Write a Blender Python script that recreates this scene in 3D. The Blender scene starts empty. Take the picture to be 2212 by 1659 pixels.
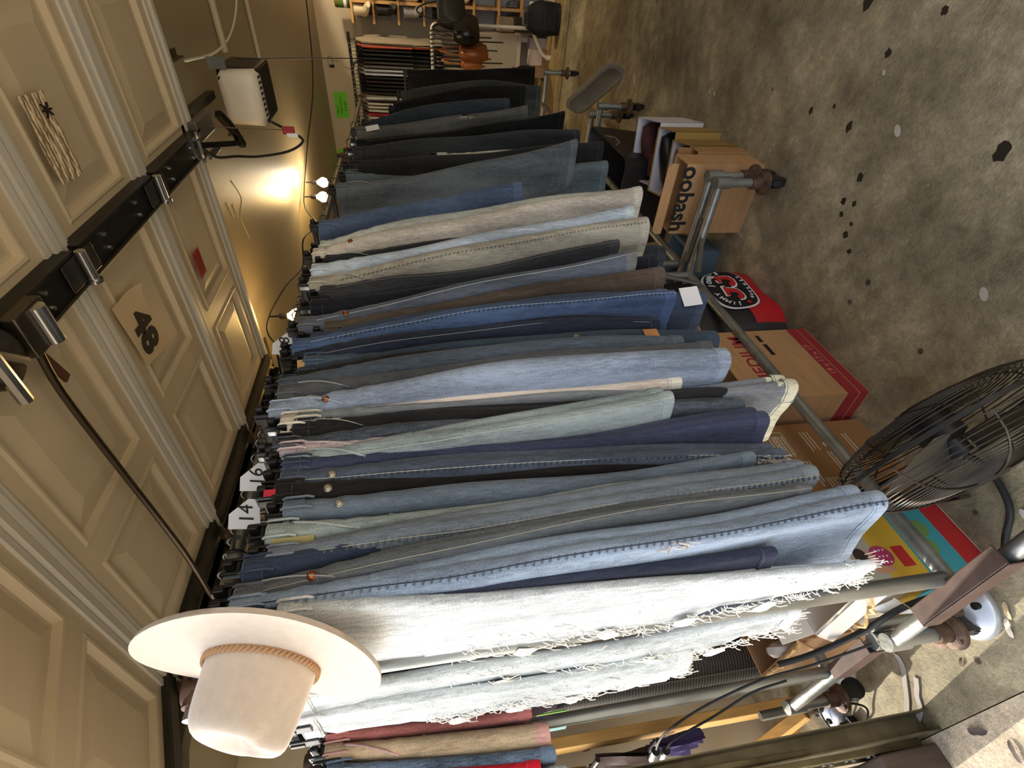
import bpy, bmesh, math, random
from mathutils import Vector, Matrix, noise
random.seed(7)
D2R = math.radians
SC = bpy.context.scene
COL = SC.collection

# ------------------------------------------------------------------ camera, sky, lamps, exposure
cam_d = bpy.data.cameras.new('camera')
cam = bpy.data.objects.new('camera', cam_d)
COL.objects.link(cam)
cam_d.sensor_fit = 'HORIZONTAL'
cam_d.sensor_width = 36.0
cam_d.lens = 36.0 * 1082.25 / 2212.0
cam_d.clip_start = 0.02
r0 = Vector((0.06217529, -0.16479726, -0.98436583))
r1 = Vector((-0.75160313, -0.65665174, 0.06245977))
r2 = Vector((-0.65667874, 0.73596899, -0.16468965))
cam.matrix_world = Matrix(((r0.x, -r1.x, -r2.x, 0.0), (r0.y, -r1.y, -r2.y, 0.0), (r0.z, -r1.z, -r2.z, 1.5), (0, 0, 0, 1)))
SC.camera = cam
SC.view_settings.view_transform = 'Standard'
SC.view_settings.look = 'None'
SC.view_settings.gamma = 1.0
SC.view_settings.use_curve_mapping = False
SC.view_settings.exposure = 0.35
SC.render.film_transparent = False

world = bpy.data.worlds.new('sky')
SC.world = world
world.use_nodes = True
wn = world.node_tree.nodes
bg = wn['Background']
sky = wn.new('ShaderNodeTexSky')
sky.sky_type = 'NISHITA'
sky.sun_disc = False
sky.sun_elevation = D2R(24)
sky.sun_rotation = D2R(236)
hs = wn.new('ShaderNodeHueSaturation')
hs.inputs['Saturation'].default_value = 0.45
world.node_tree.links.new(sky.outputs['Color'], hs.inputs['Color'])
world.node_tree.links.new(hs.outputs['Color'], bg.inputs['Color'])
bg.inputs['Strength'].default_value = SKY_STRENGTH = 0.38


def lamp(name, kind, energy, color, loc, **kw):
    d = bpy.data.lights.new(name, kind)
    d.energy = energy
    d.color = color
    for k, v in kw.items():
        setattr(d, k, v)
    o = bpy.data.objects.new(name, d)
    o.location = loc
    COL.objects.link(o)
    return o


sun = lamp('sun', 'SUN', 5.5, (1.0, 0.92, 0.78), (-3, -3, 3), angle=D2R(0.6))
SUN_DIR = Vector((0.90, 0.11, -0.40)).normalized()
sun.rotation_euler = SUN_DIR.to_track_quat('-Z', 'Y').to_euler()
# the lamps of the back of the garage (over the shelves, outside the frame) and an added, unseen fill lamp at the right
shelf_lamp = lamp('shelf_lamp', 'SPOT', 44, (1.0, 0.84, 0.6), (0.30, 5.75, 2.28), shadow_soft_size=0.06, spot_size=D2R(114), spot_blend=0.15)
shelf_lamp.rotation_euler = Vector((-0.22, 0.64, -0.77)).to_track_quat('-Z', 'Y').to_euler()
lamp('fill_lamp', 'POINT', 2.5, (1.0, 0.88, 0.72), (1.6, 3.2, 2.25), shadow_soft_size=0.12)

# ------------------------------------------------------------------ helpers
ORG = {}


def lin(c):
    return tuple(((x / 255) / 12.92 if x / 255 <= 0.04045 else ((x / 255 + 0.055) / 1.055) ** 2.4) for x in c) + (1.0,)


def thing(name, label, cat, loc=(0, 0, 0), group=None):
    o = bpy.data.objects.new(name, None)
    o.empty_display_size = 0.05
    o.location = loc
    COL.objects.link(o)
    o['label'] = label
    o['category'] = cat
    if group:
        o['group'] = group
    ORG[o.name] = Vector(loc)
    return o


def tag(o, label, cat, group=None):
    o['label'] = label
    o['category'] = cat
    if group:
        o['group'] = group
    return o


class MB:
    """collects shapes, then links them as one mesh object"""

    def __init__(s):
        s.v = []
        s.f = []
        s.mi = []
        s.cur = 0

    def raw(s, vs, fs):
        b = len(s.v)
        s.v += [Vector(v) for v in vs]
        for f in fs:
            s.f.append([i + b for i in f])
            s.mi.append(s.cur)
        return s

    def box(s, lo, hi, M=None):
        x0, y0, z0 = lo
        x1, y1, z1 = hi
        vs = [Vector(p) for p in ((x0, y0, z0), (x1, y0, z0), (x1, y1, z0), (x0, y1, z0), (x0, y0, z1), (x1, y0, z1), (x1, y1, z1), (x0, y1, z1))]
        if M:
            vs = [M @ v for v in vs]
        return s.raw(vs, [(0, 3, 2, 1), (4, 5, 6, 7), (0, 1, 5, 4), (1, 2, 6, 5), (2, 3, 7, 6), (3, 0, 4, 7)])

    def loft(s, rings, cap0=True, cap1=True, closed=True):
        n = len(rings[0])
        vs = [p for r in rings for p in r]
        fs = []
        for i in range(len(rings) - 1):
            for j in range(n if closed else n - 1):
                k = (j + 1) % n
                fs.append((i * n + j, i * n + k, (i + 1) * n + k, (i + 1) * n + j))
        if cap0:
            fs.append(tuple(range(n - 1, -1, -1)))
        if cap1:
            fs.append(tuple((len(rings) - 1) * n + j for j in range(n)))
        return s.raw(vs, fs)

    def tube(s, pts, r, n=8, caps=True, closed=False):
        pts = [Vector(p) for p in pts]
        m = len(pts)
        rs = r if isinstance(r, (list, tuple)) else [r] * m
        up = None
        rings = []
        for i, p in enumerate(pts):
            if closed:
                t = (pts[(i + 1) % m] - pts[i - 1]).normalized()
            else:
                t = (pts[min(i + 1, m - 1)] - pts[max(i - 1, 0)]).normalized()
            if up is None:
                up = t.orthogonal().normalized()
            up = (up - t * up.dot(t))
            up = up.normalized() if up.length > 1e-6 else t.orthogonal().normalized()
            w = t.cross(up)
            rings.append([p + (up * math.cos(2 * math.pi * j / n) + w * math.sin(2 * math.pi * j / n)) * rs[i] for j in range(n)])
        if closed:
            rings.append(rings[0])
            return s.loft(rings, False, False)
        return s.loft(rings, caps, caps)

    def cyl(s, p0, p1, r0, r1=None, n=16):
        return s.tube([p0, p1], [r0, r0 if r1 is None else r1], n)

    def lathe(s, prof, org=(0, 0, 0), axis=(0, 0, 1), n=24, sx=1.0, sy=1.0):
        a = Vector(axis).normalized()
        u = a.orthogonal().normalized()
        w = a.cross(u)
        o = Vector(org)
        rings = [[o + a * z + (u * math.cos(2 * math.pi * j / n) * sx + w * math.sin(2 * math.pi * j / n) * sy) * r for j in range(n)] for r, z in prof]
        return s.loft(rings, prof[0][0] > 1e-5, prof[-1][0] > 1e-5)

    def prism(s, poly, o, ux, uy, d):
        """polygon in the plane o + ux, uy, pushed out by d along ux x uy"""
        o = Vector(o)
        ux = Vector(ux)
        uy = Vector(uy)
        w = ux.cross(uy).normalized() * d
        a = [o + ux * x + uy * y for x, y in poly]
        n = len(a)
        vs = a + [p + w for p in a]
        fs = [tuple(range(n - 1, -1, -1)), tuple(range(n, 2 * n))] + [(i, (i + 1) % n, n + (i + 1) % n, n + i) for i in range(n)]
        return s.raw(vs, fs)

    def build(s, name, mat, parent=None, smooth=True, ang=40, loc=None, bevel=0.0, sub=0):
        if parent is not None:
            off = ORG[parent.name]
        elif loc is not None:
            off = Vector(loc)
        else:
            xs = [v.x for v in s.v]
            ys = [v.y for v in s.v]
            off = Vector(((min(xs) + max(xs)) / 2, (min(ys) + max(ys)) / 2, min(v.z for v in s.v)))
        me = bpy.data.meshes.new(name)
        me.from_pydata([v - off for v in s.v], [], s.f)
        mats = mat if isinstance(mat, (list, tuple)) else [mat]
        for m in mats:
            me.materials.append(m)
        if len(mats) > 1:
            me.polygons.foreach_set('material_index', s.mi)
        bm = bmesh.new()
        bm.from_mesh(me)
        bmesh.ops.recalc_face_normals(bm, faces=bm.faces)
        bm.to_mesh(me)
        bm.free()
        if smooth:
            me.polygons.foreach_set('use_smooth', [True] * len(me.polygons))
            me.set_sharp_from_angle(angle=D2R(ang))
        me.update()
        o = bpy.data.objects.new(name, me)
        COL.objects.link(o)
        if parent is not None:
            o.parent = parent
        else:
            o.location = off
        ORG[o.name] = off
        if bevel:
            md = o.modifiers.new('bevel', 'BEVEL')
            md.width = bevel
            md.segments = 2
            md.limit_method = 'ANGLE'
        if sub:
            md = o.modifiers.new('sub', 'SUBSURF')
            md.levels = md.render_levels = sub
        return o


def struct(o):
    o['kind'] = 'structure'
    return o


def stuff(o):
    o['kind'] = 'stuff'
    return o


def lettering(body, size, mat, parent, o, ux, uy, bold=0.0, name='lettering', depth=0.0006, sx=1.0, shear=0.0, spacing=1.0):
    cu = bpy.data.curves.new('t', 'FONT')
    cu.body = body
    cu.size = size
    cu.align_x = 'CENTER'
    cu.align_y = 'CENTER'
    cu.offset = bold
    cu.extrude = depth
    cu.shear = shear
    cu.space_character = spacing
    cu.resolution_u = 3
    t = bpy.data.objects.new('t', cu)
    COL.objects.link(t)
    dg = bpy.context.evaluated_depsgraph_get()
    me = bpy.data.meshes.new_from_object(t.evaluated_get(dg))
    bpy.data.objects.remove(t)
    bpy.data.curves.remove(cu)
    ux = Vector(ux).normalized()
    uy = Vector(uy).normalized()
    w = ux.cross(uy)
    off = ORG[parent.name]
    o = Vector(o)
    for v in me.vertices:
        c = v.co.copy()
        v.co = o + ux * c.x * sx + uy * c.y + w * c.z - off
    me.materials.clear()
    me.materials.append(mat)
    ob = bpy.data.objects.new(name, me)
    COL.objects.link(ob)
    ob.parent = parent
    ORG[ob.name] = off
    return ob


def copy_tree(o, parent=None):
    c = o.copy()
    COL.objects.link(c)
    c.parent = parent
    ORG[c.name] = ORG.get(o.name, Vector())
    for ch in o.children:
        copy_tree(ch, c)
    return c


def spline(pts, k=6):
    """Catmull-Rom through the points"""
    P = [Vector(p) for p in pts]
    P = [P[0] * 2 - P[1]] + P + [P[-1] * 2 - P[-2]]
    out = []
    for i in range(1, len(P) - 2):
        for j in range(k):
            t = j / k
            a, b, c, d = P[i - 1], P[i], P[i + 1], P[i + 2]
            out.append(0.5 * ((2 * b) + (c - a) * t + (2 * a - 5 * b + 4 * c - d) * t * t + (3 * b - a - 3 * c + d) * t ** 3))
    out.append(P[-2])
    return out


# ------------------------------------------------------------------ materials
MATS = {}


def base(name, col, rough=0.6, metal=0.0, spec=0.5, var=0.0, vscale=20.0, bump=0.0, bscale=60.0, stretch=(1, 1, 1), sheen=0.0, col2=None, emit=0.0, detail=4.0):
    if name in MATS:
        return MATS[name]
    m = bpy.data.materials.new(name)
    m.use_nodes = True
    nt = m.node_tree
    p = nt.nodes['Principled BSDF']
    c = lin(col)
    p.inputs['Base Color'].default_value = c
    p.inputs['Roughness'].default_value = rough
    p.inputs['Metallic'].default_value = metal
    p.inputs['Specular IOR Level'].default_value = spec
    if sheen:
        p.inputs['Sheen Weight'].default_value = sheen
    if emit:
        p.inputs['Emission Color'].default_value = c
        p.inputs['Emission Strength'].default_value = emit
    if var or bump or col2:
        tc = nt.nodes.new('ShaderNodeTexCoord')
        mp = nt.nodes.new('ShaderNodeMapping')
        mp.inputs['Scale'].default_value = stretch
        nt.links.new(tc.outputs['Object'], mp.inputs['Vector'])
    if var or col2:
        nz = nt.nodes.new('ShaderNodeTexNoise')
        nz.inputs['Scale'].default_value = vscale
        nz.inputs['Detail'].default_value = detail
        nt.links.new(mp.outputs['Vector'], nz.inputs['Vector'])
        cr = nt.nodes.new('ShaderNodeValToRGB')
        cr.color_ramp.elements[0].position = 0.32
        cr.color_ramp.elements[1].position = 0.68
        d = lin(col2) if col2 else tuple(x * (1 - var) for x in c[:3]) + (1,)
        e = c if col2 else tuple(min(1, x * (1 + var)) for x in c[:3]) + (1,)
        cr.color_ramp.elements[0].color = d
        cr.color_ramp.elements[1].color = e
        nt.links.new(nz.outputs['Fac'], cr.inputs['Fac'])
        nt.links.new(cr.outputs['Color'], p.inputs['Base Color'])
    if bump:
        nb = nt.nodes.new('ShaderNodeTexNoise')
        nb.inputs['Scale'].default_value = bscale
        nb.inputs['Detail'].default_value = 3
        nt.links.new(mp.outputs['Vector'], nb.inputs['Vector'])
        bp = nt.nodes.new('ShaderNodeBump')
        bp.inputs['Strength'].default_value = bump
        bp.inputs['Distance'].default_value = 0.01
        nt.links.new(nb.outputs['Fac'], bp.inputs['Height'])
        nt.links.new(bp.outputs['Normal'], p.inputs['Normal'])
    MATS[name] = m
    return m


def denim(col, fade=0.35, name=None):
    """twill: fine vertical streaks, worn patches and a slight weave bump"""
    key = name or 'denim_%d_%d_%d' % tuple(col)
    if key in MATS:
        return MATS[key]
    m = bpy.data.materials.new(key)
    m.use_nodes = True
    nt = m.node_tree
    L = nt.links.new
    p = nt.nodes['Principled BSDF']
    p.inputs['Roughness'].default_value = 0.9
    p.inputs['Specular IOR Level'].default_value = 0.15
    p.inputs['Sheen Weight'].default_value = 0.12
    tc = nt.nodes.new('ShaderNodeTexCoord')
    mp = nt.nodes.new('ShaderNodeMapping')
    mp.inputs['Scale'].default_value = (1, 1, 0.16)
    L(tc.outputs['Object'], mp.inputs['Vector'])
    streak = nt.nodes.new('ShaderNodeTexNoise')
    streak.inputs['Scale'].default_value = 190
    streak.inputs['Detail'].default_value = 3
    L(mp.outputs['Vector'], streak.inputs['Vector'])
    patch = nt.nodes.new('ShaderNodeTexNoise')
    patch.inputs['Scale'].default_value = 16
    patch.inputs['Detail'].default_value = 5
    L(mp.outputs['Vector'], patch.inputs['Vector'])
    weave = nt.nodes.new('ShaderNodeTexNoise')
    weave.inputs['Scale'].default_value = 420
    weave.inputs['Detail'].default_value = 1
    L(tc.outputs['Object'], weave.inputs['Vector'])
    c = lin(col)
    lo = tuple(x * (1 - fade) for x in c[:3]) + (1,)
    hi = tuple(min(1, x * (1 + fade * 1.2) + 0.015 * fade) for x in c[:3]) + (1,)
    add = nt.nodes.new('ShaderNodeMath')
    add.operation = 'ADD'
    L(streak.outputs['Fac'], add.inputs[0])
    L(patch.outputs['Fac'], add.inputs[1])
    big = nt.nodes.new('ShaderNodeMath')
    big.operation = 'MULTIPLY_ADD'
    big.inputs[1].default_value = 0.8
    big.inputs[2].default_value = -0.4
    L(patch.outputs['Fac'], big.inputs[0])
    add0 = nt.nodes.new('ShaderNodeMath')
    add0.operation = 'ADD'
    L(add.outputs[0], add0.inputs[0])
    L(big.outputs[0], add0.inputs[1])
    add2 = nt.nodes.new('ShaderNodeMath')
    add2.operation = 'ADD'
    L(add0.outputs[0], add2.inputs[0])
    L(weave.outputs['Fac'], add2.inputs[1])
    mr = nt.nodes.new('ShaderNodeMapRange')
    mr.inputs['From Min'].default_value = 1.15
    mr.inputs['From Max'].default_value = 1.85
    L(add2.outputs[0], mr.inputs['Value'])
    mx = nt.nodes.new('ShaderNodeMix')
    mx.data_type = 'RGBA'
    mx.inputs['A'].default_value = lo
    mx.inputs['B'].default_value = hi
    L(mr.outputs['Result'], mx.inputs['Factor'])
    L(mx.outputs['Result'], p.inputs['Base Color'])
    bp = nt.nodes.new('ShaderNodeBump')
    bp.inputs['Strength'].default_value = 0.25
    bp.inputs['Distance'].default_value = 0.004
    L(add2.outputs[0], bp.inputs['Height'])
    L(bp.outputs['Normal'], p.inputs['Normal'])
    MATS[key] = m
    return m


GALV = base('galvanised_pipe', (150, 152, 148), 0.42, 0.75, var=0.25, vscale=14, bump=0.15, bscale=40, stretch=(1, 1, 0.4))
RUST = base('rusty_fitting', (96, 74, 60), 0.6, 0.5, var=0.35, vscale=30, bump=0.3)
DARKSTEEL = base('dark_steel', (58, 56, 50), 0.4, 0.6, var=0.3, vscale=10)
BLACKPL = base('black_plastic', (22, 21, 21), 0.4)
RUBBER = base('black_rubber', (20, 20, 20), 0.7)
CHROME = base('bright_steel', (200, 200, 198), 0.22, 0.95)
WHITEPL = base('white_plastic', (225, 224, 218), 0.4)
CARD = base('cardboard', (176, 134, 92), 0.85, var=0.10, vscale=6, bump=0.08, bscale=90, stretch=(1, 1, 6))
CARDIN = base('cardboard_inside', (150, 112, 76), 0.9, var=0.1, vscale=8)
INK = base('black_ink', (18, 15, 15), 0.7)
REDINK = base('red_ink', (150, 36, 42), 0.75)
WHITEINK = base('white_ink', (205, 190, 168), 0.8)
THREAD = base('light_thread', (196, 196, 190), 0.9)
COPPER = base('copper_button', (150, 92, 60), 0.35, 0.9)
STEELBTN = base('steel_button', (170, 165, 150), 0.35, 0.9)
PAPER = base('white_card', (232, 232, 236), 0.6)
# ------------------------------------------------------------------ the room
def concrete(name, c1, c2, c3, stains=True, scale=1.0):
    m = bpy.data.materials.new(name)
    m.use_nodes = True
    nt = m.node_tree
    L = nt.links.new
    p = nt.nodes['Principled BSDF']
    tc = nt.nodes.new('ShaderNodeTexCoord')
    big = nt.nodes.new('ShaderNodeTexNoise')
    big.inputs['Scale'].default_value = 2.2 * scale
    big.inputs['Detail'].default_value = 8
    big.inputs['Roughness'].default_value = 0.62
    L(tc.outputs['Object'], big.inputs['Vector'])
    cr = nt.nodes.new('ShaderNodeValToRGB')
    e = cr.color_ramp.elements
    e[0].position, e[0].color = 0.30, lin(c1)
    e[1].position, e[1].color = 0.72, lin(c3)
    k = cr.color_ramp.elements.new(0.5)
    k.color = lin(c2)
    L(big.outputs['Fac'], cr.inputs['Fac'])
    mid = nt.nodes.new('ShaderNodeTexNoise')
    mid.inputs['Scale'].default_value = 17 * scale
    mid.inputs['Detail'].default_value = 6
    L(tc.outputs['Object'], mid.inputs['Vector'])
    mr = nt.nodes.new('ShaderNodeMapRange')
    mr.inputs['From Min'].default_value = 0.35
    mr.inputs['From Max'].default_value = 0.65
    mr.inputs['To Min'].default_value = 0.80
    mr.inputs['To Max'].default_value = 1.14
    L(mid.outputs['Fac'], mr.inputs['Value'])
    mu = nt.nodes.new('ShaderNodeMix')
    mu.data_type = 'RGBA'
    mu.blend_type = 'MULTIPLY'
    mu.inputs['Factor'].default_value = 1.0
    L(cr.outputs['Color'], mu.inputs['A'])
    L(mr.outputs['Result'], mu.inputs['B'])
    fine = nt.nodes.new('ShaderNodeTexNoise')
    fine.inputs['Scale'].default_value = 75 * scale
    fine.inputs['Detail'].default_value = 5
    fine.inputs['Roughness'].default_value = 0.7
    L(tc.outputs['Object'], fine.inputs['Vector'])
    mf = nt.nodes.new('ShaderNodeMapRange')
    mf.inputs['From Min'].default_value = 0.3
    mf.inputs['From Max'].default_value = 0.7
    mf.inputs['To Min'].default_value = 0.72
    mf.inputs['To Max'].default_value = 1.22
    L(fine.outputs['Fac'], mf.inputs['Value'])
    mu2 = nt.nodes.new('ShaderNodeMix')
    mu2.data_type = 'RGBA'
    mu2.blend_type = 'MULTIPLY'
    mu2.inputs['Factor'].default_value = 1.0
    L(mu.outputs['Result'], mu2.inputs['A'])
    L(mf.outputs['Result'], mu2.inputs['B'])
    out = mu2.outputs['Result']
    if stains:
        vo = nt.nodes.new('ShaderNodeTexVoronoi')
        vo.inputs['Scale'].default_value = 5.5
        L(tc.outputs['Object'], vo.inputs['Vector'])
        for lo, hi, col in ((0.045, 0.075, (45, 36, 28)), ):
            rp = nt.nodes.new('ShaderNodeMapRange')
            rp.inputs['From Min'].default_value = lo
            rp.inputs['From Max'].default_value = hi
            rp.inputs['To Min'].default_value = 0.8
            rp.inputs['To Max'].default_value = 0.0
            L(vo.outputs['Distance'], rp.inputs['Value'])
            mx = nt.nodes.new('ShaderNodeMix')
            mx.data_type = 'RGBA'
            mx.inputs['B'].default_value = lin(col)
            L(rp.outputs['Result'], mx.inputs['Factor'])
            L(out, mx.inputs['A'])
            out = mx.outputs['Result']
        sp = nt.nodes.new('ShaderNodeTexVoronoi')
        sp.inputs['Scale'].default_value = 13
        L(tc.outputs['Object'], sp.inputs['Vector'])
        rs = nt.nodes.new('ShaderNodeMapRange')
        rs.inputs['From Min'].default_value = 0.04
        rs.inputs['From Max'].default_value = 0.055
        rs.inputs['To Min'].default_value = 0.7
        rs.inputs['To Max'].default_value = 0.0
        L(sp.outputs['Distance'], rs.inputs['Value'])
        mw = nt.nodes.new('ShaderNodeMix')
        mw.data_type = 'RGBA'
        mw.inputs['B'].default_value = lin((185, 176, 160))
        L(rs.outputs['Result'], mw.inputs['Factor'])
        L(out, mw.inputs['A'])
        out = mw.outputs['Result']
    L(out, p.inputs['Base Color'])
    p.inputs['Roughness'].default_value = 0.72
    p.inputs['Specular IOR Level'].default_value = 0.35
    fb = nt.nodes.new('ShaderNodeTexNoise')
    fb.inputs['Scale'].default_value = 120
    fb.inputs['Detail'].default_value = 4
    L(tc.outputs['Object'], fb.inputs['Vector'])
    bp = nt.nodes.new('ShaderNodeBump')
    bp.inputs['Strength'].default_value = 0.3
    bp.inputs['Distance'].default_value = 0.006
    L(fb.outputs['Fac'], bp.inputs['Height'])
    L(bp.outputs['Normal'], p.inputs['Normal'])
    return m


FLOOR = concrete('garage_concrete', (114, 105, 82), (160, 148, 119), (200, 188, 157))
APRON = concrete('driveway_concrete', (176, 158, 132), (196, 178, 152), (212, 194, 168), False, 2.0)
SLAB = concrete('step_concrete', (150, 128, 84), (170, 147, 100), (186, 164, 116), False)
WALLM = base('wall_paint', (196, 184, 160), 0.7, var=0.03, vscale=3, bump=0.05, bscale=30)
CEILM = base('ceiling_paint', (158, 146, 120), 0.42, var=0.04, vscale=2, bump=0.10, bscale=5)
DOORM = base('door_paint', (204, 189, 160), 0.5, var=0.05, vscale=5, bump=0.03, bscale=25)
DOORLIP = base('door_edge_paint', (206, 202, 192), 0.45)

STAINS = [(-0.06, 1.53, 0.012, 1), (-0.18, 1.66, 0.012, 1.2), (-0.40, 1.90, 0.010, 1.4), (-0.40, 1.68, 0.012, 1.6), (-0.32, 1.14, 0.020, 1.3), (-0.52, 1.53, 0.013, 1.2), (-0.61, 1.55, 0.012, 1), (-0.60, 1.50, 0.009, 1.2), (-0.65, 1.53, 0.010, 1), (-0.66, 1.47, 0.008, 1), (-0.70, 1.47, 0.012, 1.1), (-0.74, 1.42, 0.009, 1), (-0.36, 1.79, 0.008, 1), (-0.06, 1.84, 0.02, 1.5)]
XL, XR, YB, CZ = -2.75, 3.2, 6.7, 2.42
floor = struct(MB().box((XL - 0.1, 0.22, -0.1), (XR + 0.1, YB + 0.1, 0)).build('floor', FLOOR, smooth=False))
OIL = base('oil_stain', (44, 37, 30), 0.55)
for x, y, r, e in STAINS:
    m = MB()
    n = 11
    pts = [(x, y, 0.0010)] + [(x + r * e * (1 + 0.25 * math.sin(3.1 * j + x * 40)) * math.cos(2 * math.pi * j / n), y + r * (1 + 0.25 * math.cos(2.3 * j + y * 30)) * math.sin(2 * math.pi * j / n), 0.0006) for j in range(n)]
    m.raw(pts, [(0, 1 + j, 1 + (j + 1) % n) for j in range(n)])
    m.build('oil_stain', OIL, floor)
struct(MB().box((-12, -14, -0.12), (12, 0.217, -0.002)).build('driveway', APRON, smooth=False))
struct(MB().box((-12, 0.217, -0.13), (XL - 0.1, 4.0, -0.004)).build('driveway', APRON, smooth=False))
struct(MB().box((XL, 5.56, 0), (XR, YB, 0.06)).build('trim_1', SLAB, smooth=False, bevel=0.012))
struct(MB().box((XL, 0.3, CZ), (XR, YB, CZ + 0.08)).build('ceiling', CEILM, smooth=False))
struct(MB().box((XL, YB, 0), (XR, YB + 0.1, CZ)).build('wall_back', WALLM, smooth=False))
struct(MB().box((XR, 0.22, 0), (XR + 0.1, YB, CZ)).build('wall_right', WALLM, smooth=False))
struct(MB().box((XL - 0.1, 0.30, 0), (XL, YB, CZ)).build('wall_left', WALLM, smooth=False))
# roof over the ceiling and the header beam above the door opening
struct(MB().box((XL - 0.3, 0.2, CZ + 0.08), (XR + 0.3, YB + 0.4, CZ + 0.2)).build('roof', WALLM, smooth=False))
struct(MB().box((XL, 0.1, 2.42), (XR, 0.3, 2.75)).build('trim_2', WALLM, smooth=False))
struct(MB().box((-2.20, 0.11, -0.002), (-1.985, 0.205, 2.42)).build('trim_6', base('jamb_paint', (196, 178, 140), 0.6, var=0.1, vscale=9, stretch=(4, 4, 1)), smooth=False, bevel=0.004))
# conduits on the ceiling
for i, (x0, x1, y, r) in enumerate(((0.9, -0.49, 3.17, 0.016), (0.9, -0.74, 3.86, 0.012))):
    struct(MB().tube([(x0, y, CZ - r), (x1, y + 0.03, CZ - r)], r, 8).build('trim_%d' % (i + 3), base('conduit_paint', (196, 186, 162), 0.5)))
# creases of the taped ceiling board
cm = MB()
cm.tube(spline([(-0.98, 2.78, CZ), (-1.10, 2.86, CZ), (-1.16, 2.76, CZ), (-1.3, 2.80, CZ)], 4), 0.002, 5)
cm.tube([(-1.03, 2.62, CZ), (-1.12, 2.66, CZ)], 0.003, 5)
cm.tube([(-1.07, 2.70, CZ), (-1.15, 2.72, CZ)], 0.003, 5)
struct(cm.build('trim_5', base('ceiling_crease', (204, 188, 156), 0.6)))

# ------------------------------------------------------------------ the open sectional door, overhead
HD = 2.30
door = thing('garage_door', 'open overhead garage door of cream raised-panel sections', 'garage door', (-0.6, 1.2, HD))
DX0, DX1 = -1.655, 0.46
seams = [2.16, 1.67, 1.19, 0.68, 0.20]


def door_xf(i):
    if i < 3:
        return lambda p: Vector(p)
    R = Matrix.Rotation(D2R(20), 4, 'X')          # the last section follows the bend of the track
    piv = Vector((0, 0.68, HD))

    def f(p):
        return piv + (R @ (Vector(p) - piv))
    return f


for i in range(4):
    y1, y0 = seams[i], seams[i + 1]
    F = door_xf(i)

    def fb(mb, lo, hi):
        b = len(mb.v)
        mb.box(lo, hi)
        for k in range(b, len(mb.v)):
            mb.v[k] = F(mb.v[k])
    sec = MB()
    fb(sec, (DX0, y0 + 0.003, HD + 0.016), (DX1, y1 - 0.003, HD + 0.045))
    PX = ((-1.57, -1.175), (-1.105, -0.675), (-0.555, -0.11), (-0.04, 0.40))
    fb(sec, (DX0, y0 + 0.003, HD), (DX1, y0 + 0.085, HD + 0.016))
    fb(sec, (DX0, y1 - 0.085, HD), (DX1, y1 - 0.003, HD + 0.016))
    xs_ = [DX0] + [x for p in PX for x in p] + [DX1]
    for q in range(0, len(xs_), 2):
        fb(sec, (xs_[q], y0 + 0.085, HD), (xs_[q + 1], y1 - 0.085, HD + 0.016))
    so = sec.build('door_section', DOORM, door, smooth=False)
    lp = MB()
    fb(lp, (DX0, y0 + 0.003, HD - 0.016), (DX1, y0 + 0.020, HD))
    fb(lp, (DX0, y1 - 0.026, HD - 0.016), (DX1, y1 - 0.004, HD))
    fb(lp, (DX0, y1 - 0.050, HD - 0.007), (DX1, y1 - 0.032, HD))
    fb(lp, (DX0, y0 + 0.026, HD - 0.007), (DX1, y0 + 0.040, HD))
    lp.build('edge_lip', DOORLIP, so, smooth=False)
    for xa, xb in PX:
        pm = MB()
        rings = []
        for ins, dz in ((0, 0.0), (0.007, -0.004), (0.014, -0.003), (0.020, 0.013), (0.030, 0.013), (0.078, 0.003), (0.080, 0.003)):
            x0, x1, ya, yb = xa + ins, xb - ins, y0 + 0.085 + ins, y1 - 0.085 - ins
            rings.append([F((x0, ya, HD + dz)), F((x1, ya, HD + dz)), F((x1, yb, HD + dz)), F((x0, yb, HD + dz))])
        pm.loft(rings, False, True)
        pm.build('panel', DOORM, so, smooth=False)
    st = MB()
    fb(st, (DX0 - 0.012, y0 + 0.01, HD - 0.02), (DX0 + 0.05, y1 - 0.012, HD + 0.04))
    st.build('end_stile', DARKSTEEL, so, smooth=False, bevel=0.004)
    cs = MB()
    fb(cs, (-0.648, y0 + 0.012, HD - 0.032), (-0.578, y1 - 0.012, HD))
    fb(cs, (-0.655, y0 + 0.012, HD - 0.038), (-0.648, y1 - 0.012, HD))
    fb(cs, (-0.578, y0 + 0.012, HD - 0.038), (-0.571, y1 - 0.012, HD))
    cs.build('center_stile', base('stile_steel', (44, 41, 36), 0.38, 0.55, var=0.25, vscale=18), so, smooth=False)
    bm_ = MB()
    for yy in (y0 + 0.06, y0 + 0.13, y1 - 0.06, y1 - 0.15):
        for dx in (-0.632, -0.596):
            p = F((dx, yy, HD - 0.032))
            bm_.cyl(p, p + Vector((0, 0, -0.006)), 0.006, 0.005, 6)
    stuff(bm_.build('screws', CHROME, so))
ws = MB()
ws.box((DX0, 2.158, HD - 0.012), (DX1, 2.168, HD + 0.045))
ws.build('top_seal', RUBBER, door, smooth=False)
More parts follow.
